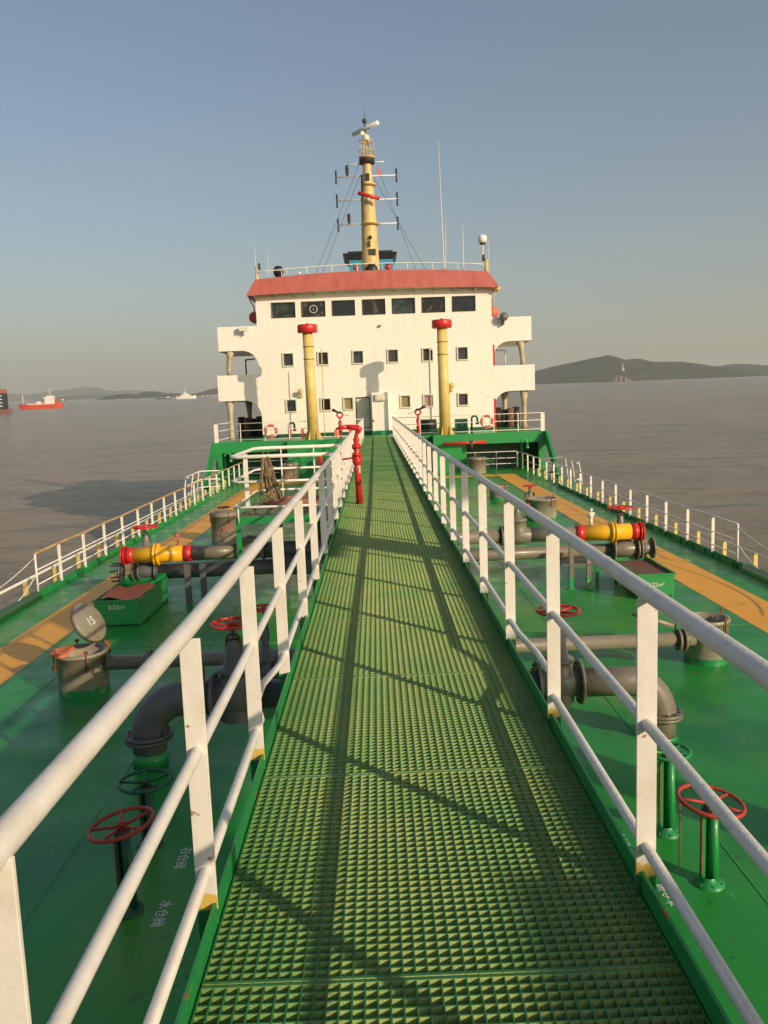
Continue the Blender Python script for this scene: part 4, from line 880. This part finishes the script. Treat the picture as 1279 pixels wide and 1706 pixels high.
mb = MB(); mb.box(WX1+.003, WX1+.12, FY-.01, FY+.3, CZ, 4.0); mb.box(WX1+.003, WX1+.10, FY-.01, FY+.3, 5.96, 7.2); mb.build('red_edge_trim', 'red', dh)
# floodlights and lamps on the front
def lamp(label, px, py, s, kind):
    p = fy(px, py, FY-.25); r = root('floodlight', label, 'lamp', (p.x, FY-.25, p.z)); 
    mb = MB()
    if kind == 'box': mb.box(p.x-.24, p.x+.24, FY-.45, FY-.25, p.z-.14, p.z+.16); mb.box(p.x-.03, p.x+.03, FY-.3, FY-.003, p.z-.32, p.z-.1)
    elif kind == 'search': mb.lathe((p.x, FY-.5, p.z), Y_, [(0, 0), (.24, 0), (.26, .05), (.24, .25), (.1, .35), (0, .36)], 16); mb.box(p.x-.04, p.x+.04, FY-.35, FY-.003, p.z-.45, p.z-.2)
    else: mb.lathe((p.x, FY-.45, p.z), Y_, [(0, 0), (.16, 0), (.17, .03), (.08, .2), (.05, .3)], 12); mb.tube([(p.x, FY-.3, p.z), (p.x, FY-.1, p.z-.15), (p.x, FY-.003, p.z-.2)], .035, 6); mb.box(p.x-.09, p.x+.09, FY-.2, FY-.003, p.z-.34, p.z-.22)
    mb.build('housing', 'frame' if kind == 'box' else 'mast' if kind != 'search' else 'darkgrey', r)
lamp('boxy floodlight on the front of the left bridge wing', 405.5, 548, -1, 'box'); lamp('round searchlight on the front of the right bridge wing', 838.5, 528, 1, 'search')
lamp('yellowish lamp on the wall left of the left vent pipe', 501, 652, 1, 'horn'); lamp('yellowish lamp on the wall right of the right vent pipe', 752, 642, 1, 'horn')
p = fy(632.5, 543, FY); mb = MB(); mb.cyl((p.x, FY-.15, p.z), (p.x, FY-.003, p.z), .07, n=10); tag(mb.build('wall_horn', 'rust'), 'tiny rusty fitting on the wall below the bridge windows', 'fitting')
mb = MB(); mb.tube([(3.42, FY-.06, CZ+.2), (3.42, FY-.06, 7.05), (3.62, FY-.06, 7.05)], .03, 6); mb.box(3.4, 3.44, FY-.05, FY-.003, 5, 5.04); tag(mb.build('wall_conduit', 'wall'), 'thin cream conduit running up the wall left of the right vent pipe', 'pipe')
mb = MB(); mb.tube([(-2.95, 47.6, CZ), (-2.95, 47.6, 2.6), (-2.92, 47.6, 7.2)], .03, 6); tag(mb.build('cable_riser', 'mast'), 'thin yellow cable riser beside the left vent pipe', 'pipe')
# red lifebuoys/rings at bridge wings
for s, px, py in ((-1, 424, 529), (1, 821.5, 520)):
    p = fy(px, py, FY+.6); mb = MB(); mb.lathe((p.x, FY+.6, p.z), Y_, [(0, -.05), (.34, -.04), (.34, .1), (0, .1)], 20)
    tag(mb.build('life_ring_case', 'red' if s < 0 else 'ring'), ('round red lifebuoy at the left side of the bridge' if s < 0 else 'round orange lifebuoy at the right side of the bridge'), 'lifebuoy')
# fenders stored aft on poop sides
for s, x in ((1, 8.4), (-1, -7.9)):
    r = root('fender_stack', 'dark stowed fenders behind the %s poop rail' % ('right' if s > 0 else 'left'), 'fender', (x, 55, CZ))
    for i in range(6): mb = MB(); mb.cyl((x-s*(1.1-.42*i), 54.6+.3*(i % 2), CZ), (x-s*(1.1-.42*i), 54.7+.3*(i % 2), CZ+1.15+.07*(i % 3)), .24, n=10); mb.build('fender', 'meshc' if i % 3 == 1 else 'black', r)
# small red gear along wall foot
random.seed(5)
for i, (x, w, h) in enumerate([(-4.35, .18, .3), (-4.0, .2, .22), (-1.5, .22, .25), (-3.2+.9, .3, .25), (-5.1, .16, .35)]):
    mb = MB(); mb.box(x-w/2, x+w/2, 48.8, 49.1, CZ, CZ+h*1.6); mb.cyl((x, 48.95, CZ+h*1.6), (x, 48.95, CZ+h*1.9), .05, n=8)
    tag(mb.build('red_fire_gear', 'ring'), 'small reddish fitting on the poop floor before the white wall', 'fitting', 'reddish fittings on the poop')
# roof rail
rr = root('roof_railing', 'white railing along the front edge of the bridge roof', 'railing', (0, 49.95, 11.5))
def rz(x): return 11.47+camber((x+6.8)/13.78, .28)
mb = MB(); mb.tube([(x, 49.98, rz(x)+.42) for x in [-6.7+.67*i for i in range(21)]], .03, 6); mb.build('rail', 'whitefar', rr)
for i in range(10):
    x = -6.7+1.49*i; mb = MB(); mb.cyl((x, 49.98, rz(x)-.3), (x, 49.98, rz(x)+.42), .022, n=6); mb.build('post', 'whitefar', rr)
# antennas
def whip(label, px, pyb, pyt, Yd=50.5, r0=.03, pxt=None):
    a, b = fy(px, pyb, Yd), fy(pxt if pxt else px, pyt, Yd); mb = MB(); z0 = 10.7
    m_ = a+(b-a)*.35; mb.tube([(a.x, Yd, z0), a, m_, b], [r0*1.5, r0*1.3, r0, r0*.35], 6)
    tag(mb.build('whip_antenna', 'frame'), label, 'antenna')
whip('tallest white whip antenna, right of the mast', 739.5, 447, 232, pxt=730); whip('white whip antenna left of the radome', 772, 447, 373, pxt=770.5)
whip('second whip antenna just left of the tallest at its foot', 742, 447, 360, pxt=742.5, r0=.02)
whip('white whip antenna at the left roof corner', 427, 466, 408, pxt=424, r0=.025); whip('thinner whip antenna second from the left roof corner', 447, 465, 415, pxt=445.5, r0=.018)
whip('thin whip antenna at the right roof corner beside the radome', 814, 452, 399, pxt=813.5, r0=.02); whip('short white stub antenna right of the dark ball', 478, 460, 443, r0=.018)
r = root('satcom_radome', 'white dome on a pole at the right end of the bridge roof', 'radome', (6.7, 50.3, 10.7)); p = fy(803.5, 398, 50.3)
mb = MB(); mb.cyl((p.x, 50.3, 10.7), (p.x, 50.3, p.z-.25), .05, n=8); mb.build('pole', 'frame', r)
mb = MB(); mb.lathe((p.x, 50.3, p.z), Z, [(0, -.24), (.2, -.24), (.26, -.12), (.27, .02), (.22, .18), (.1, .25), (0, .26)], 18); mb.build('dome', 'letter', r)
mb = MB(); mb.lathe((p.x, 50.3, p.z-.25), Z, [(0, -.06), (.17, -.06), (.2, 0), (0, 0)], 12); mb.build('dome_base', 'bolt', r)
p = fy(463.5, 452, 50.5); mb = MB(); mb.lathe((p.x, 50.5, p.z), Z, [(0, -.36), (.2, -.33), (.31, -.1), (.3, .1), (.2, .28), (0, .32)], 16); tag(mb.build('black_ball_shape', 'black'), 'black day-signal ball near the left end of the roof', 'signal ball')
for px, lab, w in ((428, 'left', -1), (810, 'right', 1)):
    p = fy(px, 455 if w < 0 else 440, 50.2); r = root('sidelight_mount', 'cream post with lamp at the %s roof corner' % lab, 'lamp', (p.x, 50.2, 11.3))
    mb = MB(); mb.tube([(p.x, 50.2, 11.2), (p.x, 50.2, p.z+.3)], [.13, .07], 8); mb.build('post', 'mast', r); mb = MB(); mb.cyl((p.x-w*.15, 50.2, p.z+.2), (p.x-w*.15, 50.2, p.z+.55), .07, n=8); mb.build('lamp', 'bolt', r)
for px, c in ((593, 'ring'), (646.5, 'red')):
    p = fy(px, 446, 50.2); mb = MB(); mb.lathe((p.x, 50.2, p.z-.25), Z, [(.08, 0), (.1, .1), (.18, .2), (.18, .35), (.1, .5), (0, .52)], 10)
    tag(mb.build('roof_vent_lamp', c), ('small orange-red lamp on the roof left of the mast foot' if px < 600 else 'small bright red lamp on the roof right of the mast foot'), 'lamp')
p = fy(498, 455, 50.2); mb = MB(); mb.sphere((p.x, 50.2, p.z), .09, 8); mb.cyl((p.x, 50.2, 11.4), (p.x, 50.2, p.z), .03, n=6); tag(mb.build('roof_lamp', 'letter'), 'small white lamp on the left part of the roof', 'lamp')
# funnel
fn = root('funnel', 'blue funnel with flared black top behind the mast', 'funnel', (.1, 57.5, 10.7))
mb = MB(); mb.box(-1.35, 1.6, 57, 60, 10.7, 13.58); mb.build('casing', 'blue', fn)
mb = MB()
for z0, z1, a0, a1, b0, b1, yy in ((13.58, 13.98, -1.38, -1.78, 1.62, 1.88, 0),): 
    mb.add([(a0, 56.98, z0), (b0, 56.98, z0), (b0, 60.1, z0), (a0, 60.1, z0), (a1, 56.6, z1), (b1, 56.6, z1), (b1, 60.5, z1), (a1, 60.5, z1)], [(0,3,2,1),(4,5,6,7),(0,1,5,4),(1,2,6,5),(2,3,7,6),(3,0,4,7)])
mb.box(-1.45, 1.6, 57.2, 60, 13.951, 14.2); mb.build('flared_top', 'black', fn)
# ================================================================ MAST
ms = root('signal_mast', 'pale yellow radar mast above the bridge', 'mast', (.08, 53, 10.7)); mx, my = .08, 53.0
mb = MB(); mb.lathe((mx, my, 0), Z, [(.56, 10.7), (.56, 12.2), (.50, 14.0), (.46, 15.0), (.40, 16.5), (.33, 17.6), (.27, 18.2), (.26, 19.0)], 24); mb.build('column', 'mast', ms)
for z, R in ((15.0, .60), (17.35, .44), (18.95, .50)):
    mb = MB(); mb.lathe((mx+(.1 if z < 18 else .02), my-.1, z), Z, [(0, -.05), (R*.8, -.05), (R, 0), (R, .05), (0, .05)], 20); mb.build('platform', 'mast', ms)
mb = MB(); mb.lathe((mx, my, 18.95), Z, [(.48, 0), (.48, -.3), (.3, -.32)], 16); mb.build('basket_floor', 'bolt', ms)
mb = MB()
mb.torus((mx, my, 19.95), Z, .46, .025, 20, 5); mb.torus((mx, my, 19.4), Z, .47, .02, 20, 5)
for i in range(8): a = 2*pi*i/8; mb.cyl((mx+.48*cos(a), my+.48*sin(a), 19.0), (mx+.46*cos(a), my+.46*sin(a), 19.95), .02, n=5)
mb.build('basket_rail', 'mast', ms)
mb = MB()
for dx, dy in ((-.12, -.1), (.12, -.1), (0, .14)): mb.cyl((mx+dx*2, my+dy, 19), (mx+dx, my+dy, 20.0), .05, n=6)
mb.cyl((mx, my, 19.0), (mx, my, 20.05), .08, n=8); mb.build('radar_pedestal', 'mast', ms)
mb = MB(); mb.lathe((mx+.0, my, 20.0), Z, [(.2, 0), (.22, .2), (.15, .35), (.12, .45), (0, .46)], 12); mb.build('radar_gearbox', 'frame', ms)
mb = MB(); mb.cyl((mx-.2, my-.18, 20.35), (mx-.2, my-.35, 20.35), .13, n=10); mb.build('lamp', 'letter', ms)
p, q = fy(588, 224, 53.8), fy(629, 204.5, 52.2)
mb = MB(); mb.cyl(p, q, .13, n=10); mb.build('radar_scanner', 'letter', ms)
mb = MB(); mb.cyl((mx-.05, my, 20.5), (mx-.06, my, 21.3), .05, n=8); mb.sphere((mx-.06, my, 21.15), .15, 8); mb.cyl((mx-.06, my, 21.3), (mx, my, 21.9), .012, n=5); mb.build('top_light', 'bolt', ms)
for z, h, sl2 in ((17.92, 1.87, .0), (16.51, 1.87, .0), (15.06, 1.86, .0)):
    mb = MB(); mb.cyl((-h, my, z), (h, my, z), .04, n=8); yd = mb.build('yardarm', 'whitefar', ms)
    for e in (-1, 1):
        mb = MB(); x = e*h; mb.cyl((x, my, z-.12), (x, my, z+.12), .05, n=8); mb.cyl((x, my, z+.14), (x, my, z+.38), .06, n=8); mb.cyl((x, my, z-.42), (x, my, z-.14), .055, n=8); mb.build('lamp', 'bolt', yd)
for z, x in ((17.95, -1.17), (15.09, -1.17)):
    mb = MB(); mb.lathe((x, my, z), Z, [(.09, 0), (.05, .12), (.1, .16), (.11, .3), (.07, .34), (.11, .38), (.11, .55), (.08, .62), (0, .64)], 10); mb.build('signal_light', 'black', ms)
mb = MB(); mb.cyl((-1.2, my, 18.62), (-.2, my, 18.68), .035, n=6); mb.cyl((.3, my, 18.72), (1.15, my, 18.74), .035, n=6); mb.build('spreader', 'whitefar', ms)
p, q = fy(596, 321.5, 52.2), fy(632, 331, 52.2); mb = MB(); mb.cyl(p, q, .11, n=10); mb.build('red_radar_scanner', 'red', ms)
mb = MB(); mb.sphere((mx+.03, 52.35, 16.42), .18, 10); mb.build('radar_housing', 'letter', ms)
mb = MB(); mb.box(-.05, .2, my-.35, my-.27, 17.55, 18.0); mb.build('slot', 'black', ms)
mb = MB(); mb.box(.0, .42, my-.58, my-.45, 13.1, 13.45); mb.sphere((.12, my-.55, 14.15), .12, 8); mb.box(-.02, .1, my-.6, my-.45, 13.6, 13.95); mb.build('cable_boxes', 'bolt', ms)
mb = MB(); mb.lathe((mx+.05, my-.5, 12.2), -Y_, [(.38, 0), (.38, .06), (0, .065)], 18); mb.build('oval_opening', 'black', ms)
mb = MB(); mb.cyl((mx-.53, my-.1, 11), (mx-.36, my-.1, 18), .05, n=6); mb.build('cable_run', 'black', ms)
st = root('mast_stays', 'thin dark wire stays from the mast to the bridge roof', 'cable', (.1, 52, 12))
for a, b in (((-.4, 52.9, 18.6), (-3.3, 51, 11.8)), ((-.4, 52.9, 17.9), (-2.9, 51, 11.8)), ((.5, 52.9, 17.7), (3.4, 51, 11.8)), ((.9, 52.9, 17.9), (3.0, 55, 12.5))):
    mb = MB(); mb.tube([a, b], .012, 5); mb.build('stay', 'bolt', st)
mb = MB(); mb.add([(.62, my, 18.55), (.98, my+.03, 17.98), (.72, my-.02, 17.92)], [(0, 1, 2)]); o = mb.build('flag', 'red'); sm = o.modifiers.new('thickness', 'SOLIDIFY'); sm.thickness = .01; tag(o, 'small drooping red flag on the top yardarm', 'flag')

# ================================================================ OFF-FRAME forecastle and crane post behind the camera (unseen, shaped to cast the shadows)
r = root('forecastle', 'unseen ship forecastle behind the photographer, height set to shade the left deck', 'ship structure', (0, -5, 0))
mb = MB(); mb.box(-7.0, 6.3, -14, -3.4, -7, 4.75); mb.build('bulkhead', 'wall', r)
mb = MB(); mb.box(6.301, 8.6, -12, -3.4, -7, 5.3); mb.build('shade_side_block', 'wall', r)  # unseen block added to shade the near left deck
r = root('shadow_crane_post', 'unseen crane post at the right side of the foredeck, with added shadow blocks', 'crane', (7.35, 2.7, 0))
mb = MB(); mb.cyl((7.35, 2.7, 0), (7.35, 2.7, 7.2), .33, n=20); mb.build('column', 'paleyellow', r)
mb = MB(); mb.box(6.9, 7.8, .9, 3.1, 6.6, 7.35); mb.build('shade_block', 'paleyellow', r)  # unseen box added to shade the left drip tray
mb = MB(); mb.box(7.25, 7.45, -6.5, 2.3, 4.95, 5.65); mb.build('shade_beam', 'paleyellow', r)  # unseen bar added to shade the deck left of the catwalk

# ================================================================ OTHER SHIPS
def ship_mats():
    MT['sred'] = mat('orange_red_hull', (0.62, 0.075, 0.03), .5); MT['swhite'] = mat('ship_white', (0.78, 0.74, 0.66), .5); MT['sdark'] = mat('dark_container', (0.03, 0.04, 0.055), .6)
ship_mats()
def hull(mb, c, L, B, h, ang, bowh=1.0, sheer=.25):
    """simple ship hull pointing along ang from c at waterline"""
    u = Vector((cos(ang), sin(ang), TILT*sin(ang))); w = Vector((-sin(ang), cos(ang), 0)); n = 14; vs = []
    for i in range(n+1):
        t = i/n; b = B/2*(min(1, .65+t*3) if t < .15 else (1 if t < .75 else max(.02, 1-((t-.75)/.25)**2)))
        top = h*(1+sheer*max(0, (t-.72)/.28)+.25*max(0, (.16-t)/.16)); x = (t-.5)*L
        rk = L*.03*max(0, (t-.8)/.2)
        for (k, zz, ex) in ((-.75, -1.5, 0), (-1, top, rk), (1, top, rk), (.75, -1.5, 0)): vs.append(c+u*(x+ex)+w*b*k+Z*zz)
    fs = [(i*4+j, (i+1)*4+j, (i+1)*4+j+1, i*4+j+1) for i in range(n) for j in range(3)]+[(0, 1, 2, 3), (n*4+3, n*4+2, n*4+1, n*4)]
    mb.add(vs, fs); return u, w
# orange tanker
c = sea_pt(69, 681); D = c.y; k = D/F   # metres per pixel at that distance
r = root('red_tanker', 'orange-red tanker with white bridge block, on the water at the far left', 'ship', c); A = pi+.12
mb = MB(); u, w = hull(mb, c, 68*k, 11*k, 7*k, A); mb.build('hull', 'sred', r)
def blk(px0, px1, z0, z1, wd, name, m):
    mb = MB(); a = -(((px0+px1)/2)-69)*k; mb.obox(c+u*a+Z*(z0+z1)/2*k, u*abs(px1-px0)/2*k, w*wd*k, Z*(z1-z0)/2*k); return mb.build(name, m, r)
blk(76, 91, 7, 17, 4.5, 'bridge_block', 'swhite'); blk(73, 92, 17, 18.2, 5, 'bridge_deck', 'swhite'); blk(78, 90, 18.2, 20.5, 3, 'bridge_top', 'whitefar'); blk(93, 96, 7, 15, 2, 'funnel', 'sred'); blk(47, 76, 7, 8.4, 2, 'deck_pipes', 'whitefar'); blk(62, 69, 8.4, 12, .5, 'manifold', 'whitefar')
mb = MB(); q = c-u*(41-69)*k; mb.cyl(q+Z*7*k, q+Z*23*k, .8*k, .5*k, 8); mb.build('foremast', 'swhite', r)
mb = MB(); q = c-u*(84-69)*k; mb.cyl(q+Z*20*k, q+Z*31*k, .7*k, .4*k, 8); mb.build('mast', 'swhite', r)
# container ship edge at the left margin
c = sea_pt(-40, 691); k = c.y/F; r = root('container_ship', 'dark stacked container ship cut by the left picture edge', 'ship', c)
mb = MB(); u, w = hull(mb, c, 116*k, 18*k, 6*k, .0, sheer=.3); mb.build('hull', 'meshc', r)
mb = MB(); mb.obox(c+X*28*k+Z*20*k, X*23.5*k, Y_*6*k, Z*13*k); mb.build('container_stack', 'sdark', r)
mb = MB(); mb.obox(c+X*28*k+Z*36.3*k, X*23.3*k, Y_*6.2*k, Z*3.2*k); mb.build('top_row', 'redroof', r)
for j in range(4):
    mb = MB(); mb.obox(c+X*44.5*k+Z*(12.5+5.5*j)*k-Y_*6.1*k, X*3*k, Y_*.2*k, Z*.8*k); mb.build('walkway', 'swhite', r)
mb = MB(); mb.obox(c+X*36*k+Z*9*k-Y_*7.5*k, X*3*k, Y_*.6*k, Z*6*k); mb.build('ladder_tower', 'swhite', r)
# white patrol ship
c = sea_pt(310, 664.5); k = c.y/F; r = root('white_patrol_ship', 'white patrol ship near the left islands', 'ship', c)
mb = MB(); u, w = hull(mb, c, 31*k, 5*k, 4.2*k, .12, sheer=.3); mb.build('hull', 'swhite', r)
for (a, b, z0, z1, nm) in ((-9, 8, 4, 6.5, 'lower_deckhouse'), (-5, 4, 6.5, 9, 'bridge'), (-3, 0, 9, 11, 'mast_base')):
    mb = MB(); mb.obox(c+u*(a+b)/2*k+Z*(z0+z1)/2*k, u*(b-a)/2*k, w*1.8*k, Z*(z1-z0)/2*k); mb.build(nm, 'swhite', r)
mb = MB(); mb.cyl(c-u*1.5*k+Z*11*k, c-u*1.5*k+Z*17*k, .8*k, .3*k, 8); mb.build('mast', 'swhite', r)
# low dark barge
c = sea_pt(272, 665); k = c.y/F; r = root('dark_barge', 'low dark barge left of the white patrol ship', 'ship', c)
mb = MB(); u, w = hull(mb, c, 24*k, 4*k, 1.4*k, .1, sheer=.3); mb.build('hull', 'sdark', r)
mb = MB(); mb.obox(c+u*8*k+Z*2.6*k, u*2*k, w*1.2*k, Z*1.3*k); mb.build('wheelhouse', 'swhite', r)
c = sea_pt(104, 668.5); k = c.y/F; r = root('small_white_boat', 'small white boat just behind the red tanker', 'boat', c)
mb = MB(); u, w = hull(mb, c, 13*k, 3*k, 1.2*k, .1); mb.build('hull', 'sdark', r); mb = MB(); mb.obox(c+Z*2.4*k, u*2*k, w*1*k, Z*1.4*k); mb.build('cabin', 'swhite', r)

# ================================================================ HAZE
mb = MB(); mb.box(-27000, 27000, -700, 26500, -25, 760); hz = mb.build('haze', 'white'); hz['kind'] = 'stuff'
m = bpy.data.materials.new('haze_air'); m.use_nodes = True; n = m.node_tree; n.nodes.remove(n.nodes['Principled BSDF'])
pv = n.nodes.new('ShaderNodeVolumePrincipled'); pv.inputs['Color'].default_value = (.84, .88, .83, 1); pv.inputs['Density'].default_value = 1.15e-4; pv.inputs['Anisotropy'].default_value = 0.1
n.links.new(pv.outputs[0], n.nodes['Material Output'].inputs['Volume']); hz.data.materials.clear(); hz.data.materials.append(m)
for o in bpy.data.objects:
    if 'wloc' in o: del o['wloc']
